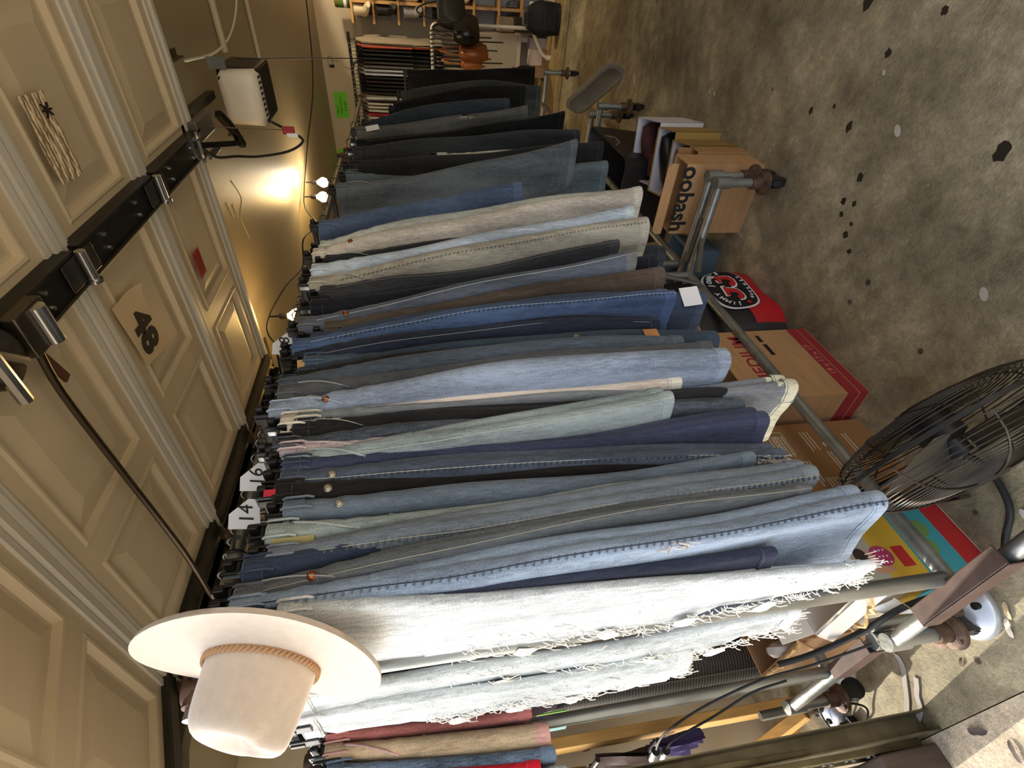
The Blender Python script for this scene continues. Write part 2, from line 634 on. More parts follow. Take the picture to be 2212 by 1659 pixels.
# hinges over the seams
for yy, zz in ((1.67, HD), (1.19, HD)):
    h = MB()
    h.box((-0.645, yy - 0.075, zz - 0.040), (-0.581, yy + 0.06, zz - 0.034))
    ho = h.build('hinge', DARKSTEEL, door, smooth=False, bevel=0.003)
    k = MB()
    k.cyl((-0.645, yy - 0.01, zz - 0.05), (-0.572, yy - 0.01, zz - 0.05), 0.011)
    k.cyl((-0.650, yy - 0.01, zz - 0.05), (-0.643, yy - 0.01, zz - 0.05), 0.017)
    k.build('hinge_pin', CHROME, ho)
for yy in (1.67, 1.19, 0.68):
    b = MB()
    b.box((-1.72, yy - 0.05, HD - 0.05), (-1.655, yy + 0.05, HD - 0.044))
    b.box((-1.725, yy - 0.02, HD - 0.05), (-1.718, yy + 0.02, HD - 0.005))
    bo = b.build('roller_bracket', RUST, door, smooth=False)
    r = MB()
    r.cyl((-1.79, yy, HD - 0.024), (-1.66, yy, HD - 0.024), 0.006)
    r.cyl((-1.785, yy, HD - 0.024), (-1.762, yy, HD - 0.024), 0.022)
    for a, c in ((-1.70, 0.03), (-1.70, -0.03), (-1.675, 0.035)):
        r.cyl((a, yy + c, HD - 0.06), (a, yy + c, HD - 0.05), 0.008, 0.007, 6)
    r.build('roller', CHROME, bo)
# lock handle and its bar
lk = MB()
lk.box((-0.66, 0.90, HD - 0.062), (-0.57, 0.99, HD - 0.034))
lk.lathe([(0.055, 0), (0.058, 0.012), (0.045, 0.02), (0.0, 0.022)], (-0.615, 0.84, HD - 0.038), (0, 0, -1), 20)
lo_ = lk.build('lock_plate', base('lock_steel', (92, 84, 74), 0.3, 0.85), door, bevel=0.004)
sp = MB()
sp.cyl((-0.655, 0.955, HD - 0.066), (-0.575, 0.955, HD - 0.066), 0.017, n=14)
sp.tube([(-0.55, 0.80, HD - 0.075), (-0.68, 0.80, HD - 0.075)], 0.012, 8)
sp.tube([(-0.56, 0.79, HD - 0.075), (-0.64, 0.87, HD - 0.06)], 0.009, 8)
sp.build('lock_handle', CHROME, lo_)
br = MB()
br.tube(spline([(-0.63, 0.925, HD - 0.05), (-0.76, 0.915, HD - 0.045), (-1.02, 0.927, HD - 0.042), (-1.30, 0.94, HD - 0.042), (-1.50, 0.943, HD - 0.042), (-1.80, 0.925, HD - 0.042)], 5), 0.008, 8)
br.build('lock_bar', base('bar_steel', (70, 60, 46), 0.35, 0.8), lo_)
MB().box((-0.76, 0.935, HD - 0.04), (-0.665, 0.955, HD - 0.034), Matrix.Translation((-0.71, 0.945, 0)) @ Matrix.Rotation(D2R(-16), 4, 'Z') @ Matrix.Translation((0.71, -0.945, 0))).build('latch_strip', base('brown_strip', (86, 48, 32), 0.5), lo_, smooth=False)
# things stuck to the door
pp = thing('paper_sheet', 'wrinkled striped paper sheet stuck on the door panel', 'paper', (-0.385, 1.34, HD - 0.016))
g = MB()
nx, ny = 12, 30
vs = []
for a in range(ny + 1):
    for b in range(nx + 1):
        u, v = a / ny, b / nx
        P0 = Vector((-0.292, 1.292, 0)).lerp(Vector((-0.470, 1.292, 0)), u)
        P1 = Vector((-0.298, 1.385, 0)).lerp(Vector((-0.474, 1.386, 0)), u)
        p = P0.lerp(P1, v)
        p.z = HD - 0.0155 - 0.0022 * math.sin(v * 46 + 2 * math.sin(u * 7)) - 0.001 * noise.noise(Vector((u * 14, v * 9, 3)))
        vs.append(p)
fs = [(a * (nx + 1) + b, a * (nx + 1) + b + 1, (a + 1) * (nx + 1) + b + 1, (a + 1) * (nx + 1) + b) for a in range(ny) for b in range(nx)]
g.raw(vs, fs)
pm = base('striped_paper', (222, 200, 160), 0.7)
nt = pm.node_tree
wv = nt.nodes.new('ShaderNodeTexWave')
wv.bands_direction = 'Y'
wv.inputs['Scale'].default_value = 28
wv.inputs['Distortion'].default_value = 3.0
wv.inputs['Detail'].default_value = 3
wv.inputs['Detail Scale'].default_value = 2
tcx = nt.nodes.new('ShaderNodeTexCoord')
nt.links.new(tcx.outputs['Object'], wv.inputs['Vector'])
rr = nt.nodes.new('ShaderNodeValToRGB')
rr.color_ramp.elements[0].color = lin((120, 96, 66))
rr.color_ramp.elements[1].color = lin((236, 218, 184))
nt.links.new(wv.outputs['Fac'], rr.inputs['Fac'])
nt.links.new(rr.outputs['Color'], nt.nodes['Principled BSDF'].inputs['Base Color'])
po = g.build('sheet', pm, pp)
bug = MB()
for a, b in (((-0.318, 1.372), (-0.345, 1.352)), ((-0.318, 1.350), (-0.343, 1.376)), ((-0.330, 1.345), (-0.332, 1.380))):
    bug.tube([(a[0], a[1], HD - 0.02), (b[0], b[1], HD - 0.02)], 0.0024, 5)
bug.build('ink_mark', INK, pp)
c48 = thing('number_card', 'cream card with bold black 48 stuck on the door', 'card', (-0.87, 1.32, HD - 0.014))
g = MB()
vs = []
q = [(-0.764, 1.240), (-0.765, 1.378), (-1.003, 1.420), (-0.968, 1.262)]
for a in range(9):
    for b in range(7):
        u, v = a / 8, b / 6
        p = Vector(q[0]).lerp(Vector(q[3]), u).lerp(Vector(q[1]).lerp(Vector(q[2]), u), v)
        cur = max(0, 1 - (u / 0.35)) * max(0, (v - 0.55) / 0.45)
        vs.append((p.x, p.y, HD - 0.0135 - 0.022 * cur * cur))
g.raw(vs, [(a * 7 + b, a * 7 + b + 1, (a + 1) * 7 + b + 1, (a + 1) * 7 + b) for a in range(8) for b in range(6)])
g.build('card', base('cream_card', (208, 186, 150), 0.6), c48)
lettering('48', 0.124, INK, c48, (-0.892, 1.325, HD - 0.0142), (-1, -0.05, 0), (-0.05, 1, 0), bold=0.006, sx=1.0)
rs = thing('warning_sticker', 'small red sticker with dark print on the door', 'sticker', (-0.935, 1.81, HD - 0.012))
g = MB()
g.prism([(0, 0), (0.098, 0), (0.098, 0.062), (0, 0.062)], (-0.884, 1.842, HD - 0.0122), (-1, 0, 0), (0, -1, 0), -0.0006)
g.build('sticker', base('red_sticker', (168, 34, 34), 0.5), rs, smooth=False)
g = MB()
for k in range(5):
    g.box((-0.974 + 0.004 * (k % 2), 1.789 + 0.0105 * k, HD - 0.0133), (-0.892 - 0.006 * (k % 3), 1.793 + 0.0105 * k, HD - 0.0127))
stuff(g.build('print', base('dark_red_print', (110, 20, 22), 0.6), rs, smooth=False))

# ------------------------------------------------------------------ door tracks
trk = thing('door_track', 'steel door track with holes and rollers beside the open door', 'door track', (-1.75, 1.4, HD))
t = MB()
path = [(2.24, HD - 0.022), (1.9, HD - 0.022), (0.80, HD - 0.022)]
for k in range(9):
    a = D2R(90 * k / 8)
    path.append((0.55 - 0.33 * math.sin(a) + 0.03, HD - 0.022 - 0.33 * (1 - math.cos(a)) - 0.0))
path += [(0.25, 1.5), (0.25, 0.0)]
prof = [(-0.030, 0.030), (-0.030, 0.026), (0.022, 0.026), (0.022, -0.026), (-0.030, -0.026), (-0.030, -0.030), (0.026, -0.030), (0.026, 0.030)]
rings = []
for i, (y, z) in enumerate(path):
    a = Vector(path[min(i + 1, len(path) - 1)]) - Vector(path[max(i - 1, 0)])
    a.normalize()
    nrm = Vector((-a.y, a.x))
    rings.append([(-1.770 + px * -1.0, y + nrm.x * pz, z + nrm.y * pz) for px, pz in prof])
t.loft(rings)
t.build('channel', base('track_steel', (112, 104, 84), 0.4, 0.7, var=0.25, vscale=14), trk, ang=30)
t = MB()
for k in range(22):
    y = 2.2 - k * 0.068
    t.cyl((-1.738, y, HD - 0.0495), (-1.738, y, HD - 0.054), 0.0055, n=8)
t.box((-1.80, 0.72, HD + 0.004), (-1.72, 2.24, HD + 0.01))
stuff(t.build('bolt_heads', CHROME, trk))
t = MB()
t.box((-1.80, 2.14, HD - 0.03), (-1.795, 2.18, CZ))
t.box((-1.80, 2.20, HD - 0.03), (-1.74, 2.205, CZ))
t.tube([(-1.80, 2.16, HD - 0.02), (-1.80, 2.55, CZ)], 0.012, 4)
t.tube([(-1.74, 2.2, HD), (-2.1, 2.2, CZ)], 0.012, 4)
t.build('hanger_angle', base('angle_steel', (84, 72, 56), 0.5, 0.6), trk, smooth=False)
vt = thing('jamb_rail', 'worn olive steel rail standing at the edge of the door opening', 'rail', (-1.90, 0.24, 0))
t = MB()
M_ = Matrix.Translation((-1.915, 0.235, 0)) @ Matrix.Rotation(D2R(9), 4, 'Y')
for lo, hi in (((-0.055, -0.012, 0.0), (0.055, 0.0, 1.75)), ((-0.055, -0.03, 0.0), (-0.043, 0.012, 1.75)), ((0.043, -0.03, 0.0), (0.055, 0.012, 1.75)), ((-0.008, -0.026, 0.0), (0.008, 0.0, 1.75))):
    t.box(lo, hi, M_)
t.build('channel', base('olive_steel', (104, 94, 66), 0.5, 0.4, var=0.35, vscale=12), vt, smooth=False, bevel=0.002)
t = MB()
for k in range(7):
    p = M_ @ Vector((0.02 * (k % 2), -0.026, 0.16 + 0.045 * k))
    t.cyl(p, p + Vector((0, -0.006, 0)), 0.008, n=8)
t.build('bolts', CHROME, vt)
wb = MB()
wb.box((-2.0, 0.13, -0.004), (-1.80, 0.20, 0.20))
tag(wb.build('wood_block', base('dark_wood', (78, 64, 54), 0.8, var=0.2, vscale=8, stretch=(6, 6, 1)), smooth=False, bevel=0.006), 'dark weathered wood block at the foot of the rail', 'block')
# each pair: (centre along the rail, half thickness, height) at waist, knee and hem; colour; label; details
JEANS = [
    (((0.42, 0.0132, 1.765, -0.84), (0.413, 0.0122, 1.462, -0.85), (0.392, 0.0141, 0.646, -0.879)), (199, 204, 207), 'white distressed jeans with frayed edge, right of the end pole', {'ripped':1,'w':(.25,.24,.10)}),
    (((0.424, 0.0105, 1.843, -0.84), (0.426, 0.0113, 1.461, -0.837), (0.416, 0.0109, 0.857, -0.851)), (44, 49, 67), 'dark navy jeans squeezed behind the white distressed jeans', {'legs':1}),
    (((0.446, 0.0105, 1.844, -0.84), (0.452, 0.0325, 1.457, -0.808), (0.476, 0.034, 0.617, -0.785)), (134, 149, 169), 'long light blue jeans with dark side seam and ripped knee', {'seam':(40,44,60),'pucker':1,'rip':(.62,.03),'hem2':.035}),
    (((0.47, 0.0125, 1.846, -0.84), (0.497, 0.0185, 1.454, -0.806), (0.523, 0.0141, 0.746, -0.787)), (94, 98, 102), 'grey-blue jeans with copper rivet beside the pocket', {'rivet':'c','pocket':1,'seam':(170,168,150)}),
    (((0.519, 0.0227, 1.843, -0.84), (0.533, 0.0146, 1.623, -0.834), (0.54, 0.0105, 0.992, -0.831)), (57, 67, 89), 'dark blue jeans with pale belt loop at the hidden waist', {'legs':1}),
    (((0.54, 0.0132, 1.805, -0.84), (0.546, 0.0324, 1.448, -0.816), (0.574, 0.034, 0.699, -0.792)), (116, 124, 134), 'stonewashed blue jeans with puckered seam and turned hem', {'seam':(190,186,170),'pucker':1}),
    (((0.587, 0.027, 1.816, -0.84), (0.591, 0.0136, 1.627, -0.849), (0.598, 0.0178, 0.98, -0.839)), (152, 163, 161), 'pale mint jeans with copper stitching and yellow paper tag', {'ytag':1,'legs':1,'pocket':1}),
    (((0.633, 0.0164, 1.791, -0.84), (0.627, 0.0289, 1.441, -0.834), (0.636, 0.0142, 0.781, -0.839)), (103, 115, 130), 'faded blue jeans with torn patch on the lower leg', {'rip':(.66,.02),'rivet':'s','legs':1}),
    (((0.677, 0.0279, 1.817, -0.84), (0.678, 0.02, 1.535, -0.846), (0.661, 0.0159, 0.922, -0.864)), (31, 28, 28), 'black jeans with steel button and green tack', {'rivet':'s','gtack':1,'rtab':1,'legs':1}),
    (((0.715, 0.0184, 1.813, -0.84), (0.706, 0.0303, 1.434, -0.838), (0.681, 0.0313, 0.674, -0.857)), (78, 87, 103), 'indigo jeans with white stitched seam and steel button', {'seam':(205,205,205),'pucker':1,'rivet':'s','frayhem':1}),
    (((0.745, 0.0147, 1.809, -0.84), (0.745, 0.0199, 1.379, -0.836), (0.754, 0.034, 0.693, -0.82)), (60, 65, 89), 'deep indigo jeans with two grooved legs and edged hem', {'seam':(70,76,110)}),
    (((0.766, 0.0158, 1.812, -0.84), (0.775, 0.034, 1.479, -0.821), (0.828, 0.034, 0.921, -0.791)), (147, 159, 162), 'short pale green-blue jeans with white edge stitching', {'seam':(215,220,215),'pocket':1}),
    (((0.784, 0.0121, 1.822, -0.84), (0.788, 0.0154, 1.654, -0.835), (0.807, 0.016, 1.014, -0.822)), (182, 166, 168), 'dusty pink trousers showing only the waist', {'legs':1,'pocket':1}),
    (((0.795, 0.0212, 1.839, -0.84), (0.806, 0.0224, 1.634, -0.832), (0.812, 0.0199, 0.716, -0.829)), (69, 75, 86), 'dark acid-washed jeans with bleached waist spots', {'fade':.7}),
    (((0.848, 0.0206, 1.806, -0.84), (0.854, 0.0315, 1.475, -0.829), (0.854, 0.02, 0.652, -0.836)), (34, 34, 36), 'black jeans with narrow rolled hem below pale jeans', {'pocket':1}),
    (((0.869, 0.0106, 1.801, -0.84), (0.884, 0.0105, 1.419, -0.831), (0.859, 0.0311, 0.56, -0.833)), (120, 124, 130), 'grey-blue jeans with flared cream-edged hem hanging lowest', {'hemc':(205,200,178),'flare':1}),
    (((0.87, 0.0286, 1.834, -0.84), (0.897, 0.02, 1.473, -0.829), (0.901, 0.0164, 0.847, -0.829)), (210, 198, 186), 'cream white trousers with metal button', {'rivet':'d','legs':1}),
    (((0.913, 0.0237, 1.868, -0.84), (0.93, 0.03, 1.413, -0.783), (0.94, 0.03, 0.719, -0.76)), (146, 159, 181), 'broad light blue jeans with whiskered hip and copper rivet', {'rivet':'c','pocket':1,'whisk':1,'legs':1}),
    (((0.964, 0.0236, 1.857, -0.84), (0.981, 0.0232, 1.409, -0.801), (0.988, 0.03, 0.737, -0.772)), (85, 88, 93), 'grey jeans with slanted stitched pocket', {'pocket':1,'legs':1}),
    (((1.019, 0.03, 1.867, -0.84), (1.038, 0.03, 1.403, -0.798), (1.047, 0.0227, 0.789, -0.794)), (80, 90, 103), 'slate blue jeans with crosswise belt loop at the waist', {'legs':1,'bigloop':1}),
    (((1.051, 0.0206, 1.827, -0.84), (1.064, 0.0232, 1.401, -0.806), (1.06, 0.0295, 0.864, -0.799)), (32, 30, 30), 'black jeans with steel button and tan leather patch low down', {'patch':1,'lowbutton':1}),
    (((1.066, 0.021, 1.827, -0.84), (1.084, 0.0161, 1.4, -0.811), (1.075, 0.03, 0.663, -0.801)), (51, 63, 78), 'dark teal-blue jeans whose plain hem hangs behind the tan patch', {'legs':1}),
    (((1.094, 0.0236, 1.815, -0.84), (1.101, 0.0209, 1.524, -0.831), (1.112, 0.0163, 0.873, -0.816)), (70, 85, 103), 'mid blue jeans with dark waist seam beside small tan tag', {'ttag':1,'legs':1}),
    (((1.127, 0.0275, 1.847, -0.84), (1.146, 0.03, 1.393, -0.796), (1.147, 0.03, 0.824, -0.795)), (36, 41, 59), 'dark navy jeans with shorter cuffed leg beside bright blue jeans', {'seam':(150,150,150)}),
    (((1.157, 0.0252, 1.852, -0.84), (1.191, 0.03, 1.388, -0.766), (1.203, 0.03, 0.763, -0.748)), (71, 90, 125), 'bright blue jeans with white seam and stitched cuff', {'seam':(170,185,205),'pucker':1}),
    (((1.205, 0.0178, 1.815, -0.84), (1.217, 0.0273, 1.519, -0.8), (1.232, 0.03, 0.638, -0.769)), (60, 71, 93), 'dark blue jeans with white paper label at the cuff', {'wlabel':1,'legs':1}),
    (((1.261, 0.03, 1.85, -0.84), (1.31, 0.03, 1.377, -0.757), (1.357, 0.03, 0.841, -0.695)), (86, 93, 107), 'wide faded blue jeans with light stitched outseam', {'seam':(200,200,196),'rivet':'c','legs':1,'hemc':(110,112,112)}),
    (((1.227, 0.0206, 1.778, -0.84), (1.252, 0.0154, 1.519, -0.802), (1.297, 0.03, 0.761, -0.712)), (80, 69, 61), 'brown trousers with rounded hem between dark blue jeans', {'legs':1}),
    (((1.371, 0.03, 1.833, -0.84), (1.385, 0.03, 1.516, -0.814), (1.428, 0.03, 0.728, -0.752)), (27, 29, 38), 'blackish navy trousers with rounded hem beside brown trousers', {'legs':1}),
    (((1.43, 0.03, 1.813, -0.84), (1.463, 0.03, 1.363, -0.789), (1.517, 0.03, 0.834, -0.719)), (53, 55, 60), 'charcoal jeans with faint stitched seam', {'seam':(120,120,120)}),
    (((1.509, 0.03, 1.856, -0.84), (1.557, 0.03, 1.355, -0.77), (1.628, 0.03, 0.692, -0.691)), (167, 163, 152), 'beige-grey jeans with puckered seam and squared hem', {'seam':(210,200,180),'pucker':1,'pocket':1,'legs':1}),
    (((1.571, 0.03, 1.855, -0.84), (1.623, 0.03, 1.348, -0.767), (1.704, 0.03, 0.723, -0.683)), (186, 199, 216), 'thin pale blue jeans tucked between beige pairs', {'legs':1}),
    (((1.649, 0.03, 1.823, -0.84), (1.672, 0.03, 1.509, -0.808), (1.663, 0.03, 0.577, -0.82)), (41, 44, 50), 'dark jeans showing only the waist between pale pairs', {'legs':1,'pocket':1}),
    (((1.693, 0.03, 1.866, -0.84), (1.769, 0.03, 1.335, -0.745), (1.851, 0.03, 0.638, -0.671)), (202, 194, 184), 'wide off-white jeans with double stitched hem', {'rivet':'c','legs':1}),
    (((1.751, 0.03, 1.849, -0.84), (1.828, 0.03, 1.329, -0.746), (1.883, 0.03, 0.737, -0.696)), (189, 195, 190), 'pale mint trousers behind the off-white jeans', {'legs':1}),
    (((1.954, 0.03, 1.877, -0.84), (2.002, 0.03, 1.499, -0.783), (2.052, 0.03, 1.074, -0.735)), (82, 98, 128), 'short denim blue trousers with plain seamed waist', {'legs':1}),
    (((2.333, 0.03, 1.845, -0.84), (2.403, 0.03, 1.276, -0.773), (2.517, 0.03, 0.717, -0.691)), (91, 98, 105), 'wide steel grey jeans with stitched cuff', {'legs':1,'pocket':1,'hemc':(104,110,114)}),
    (((2.503, 0.03, 1.817, -0.84), (2.497, 0.03, 1.268, -0.847), (2.55, 0.03, 0.528, -0.797)), (82, 95, 102), 'teal-grey jeans hanging lower behind the steel grey jeans', {'legs':1}),
    (((2.65, 0.03, 1.814, -0.84), (2.681, 0.03, 1.368, -0.813), (2.748, 0.03, 0.498, -0.76)), (35, 36, 37), 'blackish jeans with lowest cuff behind the steel grey jeans', {'legs':1}),
    (((2.801, 0.03, 1.378, -0.84), (2.812, 0.03, 1.114, -0.83), (2.816, 0.03, 0.826, -0.827)), (184, 186, 170), 'cream garment peeking out between grey and charcoal jeans', {'legs':1}),
    (((2.859, 0.03, 1.805, -0.84), (2.917, 0.03, 1.354, -0.793), (2.967, 0.03, 0.568, -0.758)), (47, 50, 55), 'charcoal grey jeans with wide flat leg', {'legs':1,'hemc':(52,56,62)}),
    (((3.024, 0.03, 1.802, -0.84), (3.092, 0.03, 1.212, -0.789), (3.213, 0.03, 0.604, -0.715)), (16, 16, 18), 'black jeans with pale contrast side stitch', {'seam':(90,90,88)}),
    (((3.224, 0.03, 1.814, -0.84), (3.318, 0.03, 1.191, -0.774), (3.381, 0.03, 0.794, -0.738)), (86, 88, 86), 'faded grey jeans with hole at the knee and white size tag', {'hole':1,'stag':1,'legs':1}),
    (((3.409, 0.03, 1.766, -0.84), (3.521, 0.03, 1.318, -0.767), (3.569, 0.03, 0.877, -0.741)), (47, 54, 63), 'dark slate blue jeans, shortest at the far end', {'legs':1}),
    (((3.77, 0.03, 1.61, -0.84), (3.884, 0.03, 1.297, -0.772), (3.979, 0.03, 0.696, -0.726)), (20, 20, 22), 'plain black jeans hung next to the dark slate pair', {'legs':1}),
    (((4.186, 0.03, 1.562, -0.84), (4.261, 0.03, 1.276, -0.798), (4.279, 0.03, 0.51, -0.789)), (59, 63, 60), 'grey-green jeans with faded cuff at the far end', {'legs':1}),
    (((4.993, 0.03, 1.511, -0.84), (5.019, 0.03, 1.034, -0.828), (5.114, 0.03, 0.39, -0.785)), (14, 14, 16), 'black trousers hung lowest at the far rack end', {'legs':1}),
]
# ------------------------------------------------------------------ pipe racks
RX, RZ = -1.07, 1.95


def caster(parent, x, y, zt, ztop):
    """riser pipe from the foot bar, flange and swivel wheel; returns nothing"""
    r = MB()
    r.cyl((x, y, 0.115), (x, y, ztop), 0.0175, n=14)
    ro = r.build('riser', GALV, parent)
    k = MB()
    k.cyl((x, y, 0.125), (x, y, 0.165), 0.025, n=14)
    k.lathe([(0.026, 0.105), (0.026, 0.125), (0.047, 0.113), (0.047, 0.102), (0.0, 0.101)], (x, y, 0), n=20)
    for a in range(4):
        k.cyl((x + 0.036 * math.cos(a * 1.57 + 0.4), y + 0.036 * math.sin(a * 1.57 + 0.4), 0.112), (x + 0.036 * math.cos(a * 1.57 + 0.4), y + 0.036 * math.sin(a * 1.57 + 0.4), 0.122), 0.006, n=6)
    k.build('flange', RUST, ro)
    w = MB()
    w.cyl((x - 0.012, y + 0.02, 0.036), (x + 0.012, y + 0.02, 0.036), 0.036, n=20)
    w.build('wheel', RUBBER, ro)
    f = MB()
    f.box((x - 0.02, y - 0.012, 0.03), (x - 0.015, y + 0.035, 0.101))
    f.box((x + 0.015, y - 0.012, 0.03), (x + 0.02, y + 0.035, 0.101))
    f.box((x - 0.02, y - 0.02, 0.096), (x + 0.02, y + 0.03, 0.102))
    f.build('fork', DARKSTEEL, ro, smooth=False)


def rack(label, xc, y0, y1, zr, feet, zf=0.30, ext0=0.05, channel=False, rail_low=True):
    t = thing('clothes_rack', label, 'rack', (xc, (y0 + y1) / 2, 0), 'pipe racks')
    m = MB()
    m.cyl((xc, y0 - ext0, zr), (xc, y1 + 0.02, zr), 0.0165, n=14)
    m.build('rail', GALV, t)
    for y in (y0, y1):
        m = MB()
        m.cyl((xc, y, zf), (xc, y, zr), 0.0175, n=16)
        m.build('upright', GALV, t)
        m = MB()
        m.cyl((xc, y, zr - 0.05), (xc, y, zr + 0.025), 0.024, n=14)
        m.cyl((xc, y - 0.03, zr), (xc, y + 0.03, zr), 0.0235, n=14)
        m.build('tee_fitting', RUST, t)
    if rail_low:
        m = MB()
        m.cyl((xc, y0, zf + 0.005), (xc, y1, zf + 0.005), 0.0185, n=16)
        m.build('bottom_rail', GALV, t)
    for (xa, xb, y) in feet:
        m = MB()
        m.cyl((xa, y - 0.012, zf), (xb, y - 0.012, zf), 0.0185, n=16)
        fo = m.build('foot_bar', GALV, t)
        for x in (xa, xb):
            m = MB()
            m.cyl((x, y - 0.012, zf - 0.045), (x, y - 0.012, zf + 0.02), 0.024, n=14)
            m.build('elbow', GALV, fo)
            caster(t, x, y - 0.012, 0, zf - 0.02)
    return t


rkA = rack('nearest galvanised pipe clothes rack, its pale end pole against the white distressed jeans', RX, 0.405, 1.86, RZ, [(-0.80, -1.36, 0.385), (-0.66, -1.36, 1.88)])
m = MB()
m.box((-1.20, 0.348, 0.285), (-0.90, 0.352, 0.335))
m.box((-1.20, 0.352, 0.331), (-0.90, 0.395, 0.335))
m.box((-1.20, 0.352, 0.285), (-0.90, 0.395, 0.289))
m.build('channel_bracket', base('brown_channel', (88, 68, 60), 0.55, 0.3, var=0.25, vscale=20), rkA, smooth=False, bevel=0.002)
m = MB()
m.cyl((-1.05, 1.75, 0.32), (-1.05, 1.87, 0.52), 0.010, n=8)
m.cyl((-1.02, 1.80, 0.31), (-0.86, 1.875, 0.305), 0.014, n=4)
m.cyl((-1.02, 1.90, 0.31), (-0.82, 1.89, 0.315), 0.014, n=4)
m.build('brace', base('brace_steel', (96, 88, 82), 0.5, 0.5), rkA, smooth=False)
rkB = rack('second galvanised pipe clothes rack, behind the box with black letters', RX, 1.97, 3.44, RZ, [(-0.66, -1.36, 1.955), (-0.735, -1.36, 3.45)])
rkC = rack('farthest pipe clothes rack in the dark, holding the black trousers', RX, 3.56, 5.05, RZ - 0.03, [(-0.82, -1.36, 3.60), (-0.82, -1.36, 5.03)])
rB = rack('pipe clothes rack at the left with tan and red garments', -1.67, 0.405, 1.9, 1.86, [(-1.40, -1.97, 0.405), (-1.40, -1.97, 1.9)])
m = MB()
m.box((-1.62, 0.37, 0.285), (-1.42, 0.374, 0.335))
m.box((-1.62, 0.374, 0.331), (-1.42, 0.41, 0.335))
m.build('channel_bracket', MATS['brown_channel'], rB, smooth=False)

# ------------------------------------------------------------------ the jeans
XF = -0.84


def lag(s, i, z):
    (a, b, c) = s
    z0, z1, z2 = a[2], b[2], c[2]
    z = max(min(z, z0), z2)
    return a[i] * (z - z1) * (z - z2) / ((z0 - z1) * (z0 - z2)) + b[i] * (z - z0) * (z - z2) / ((z1 - z0) * (z1 - z2)) + c[i] * (z - z0) * (z - z1) / ((z2 - z0) * (z2 - z1))


def lerp3(s, i, z):
    (a, b, c) = s
    if z > b[2]:
        t = min(1, (z - b[2]) / (a[2] - b[2]))
        return b[i] + (a[i] - b[i]) * t
    t = max(0, (z - c[2]) / (b[2] - c[2]))
    return c[i] + (b[i] - c[i]) * t


def ring(xf, w, yc, h, z, ph, amp, rag=0.0, dz=None):
    """stadium-shaped section: rounded front edge at xf, flat sides with soft folds, back edge at xf - w"""
    pts = []
    k = 8
    hx = min(h, w * 0.25) * 1.05

    def off(x):
        return amp * (math.sin(21 * x + 4.3 * z + ph) + 0.6 * math.sin(43 * x - 7 * z + 2 * ph))
    for j in range(k + 1):
        a = -math.pi / 2 + math.pi * j / k
        x = xf - hx + hx * math.cos(a)
        pts.append((x, yc + h * math.sin(a) + off(x) * 0.6, z))
    xb = xf - w + rag
    for j in range(1, 6):
        x = xf - hx + (xb + hx - xf + hx) * j / 6
        pts.append((x, yc + h + off(x), z))
    for j in range(4):
        a = math.pi / 2 + math.pi * j / 3
        x = xb + hx + hx * math.cos(a)
        pts.append((x, yc + h * math.sin(a) + off(x), z))
    for j in range(5, 0, -1):
        x = xf - hx + (xb + hx - xf + hx) * j / 6
        pts.append((x, yc - h + off(x), z))
    return [Vector(p) for p in pts]


def darker(c, k):
    return tuple(max(0, min(255, int(x * k))) for x in c)


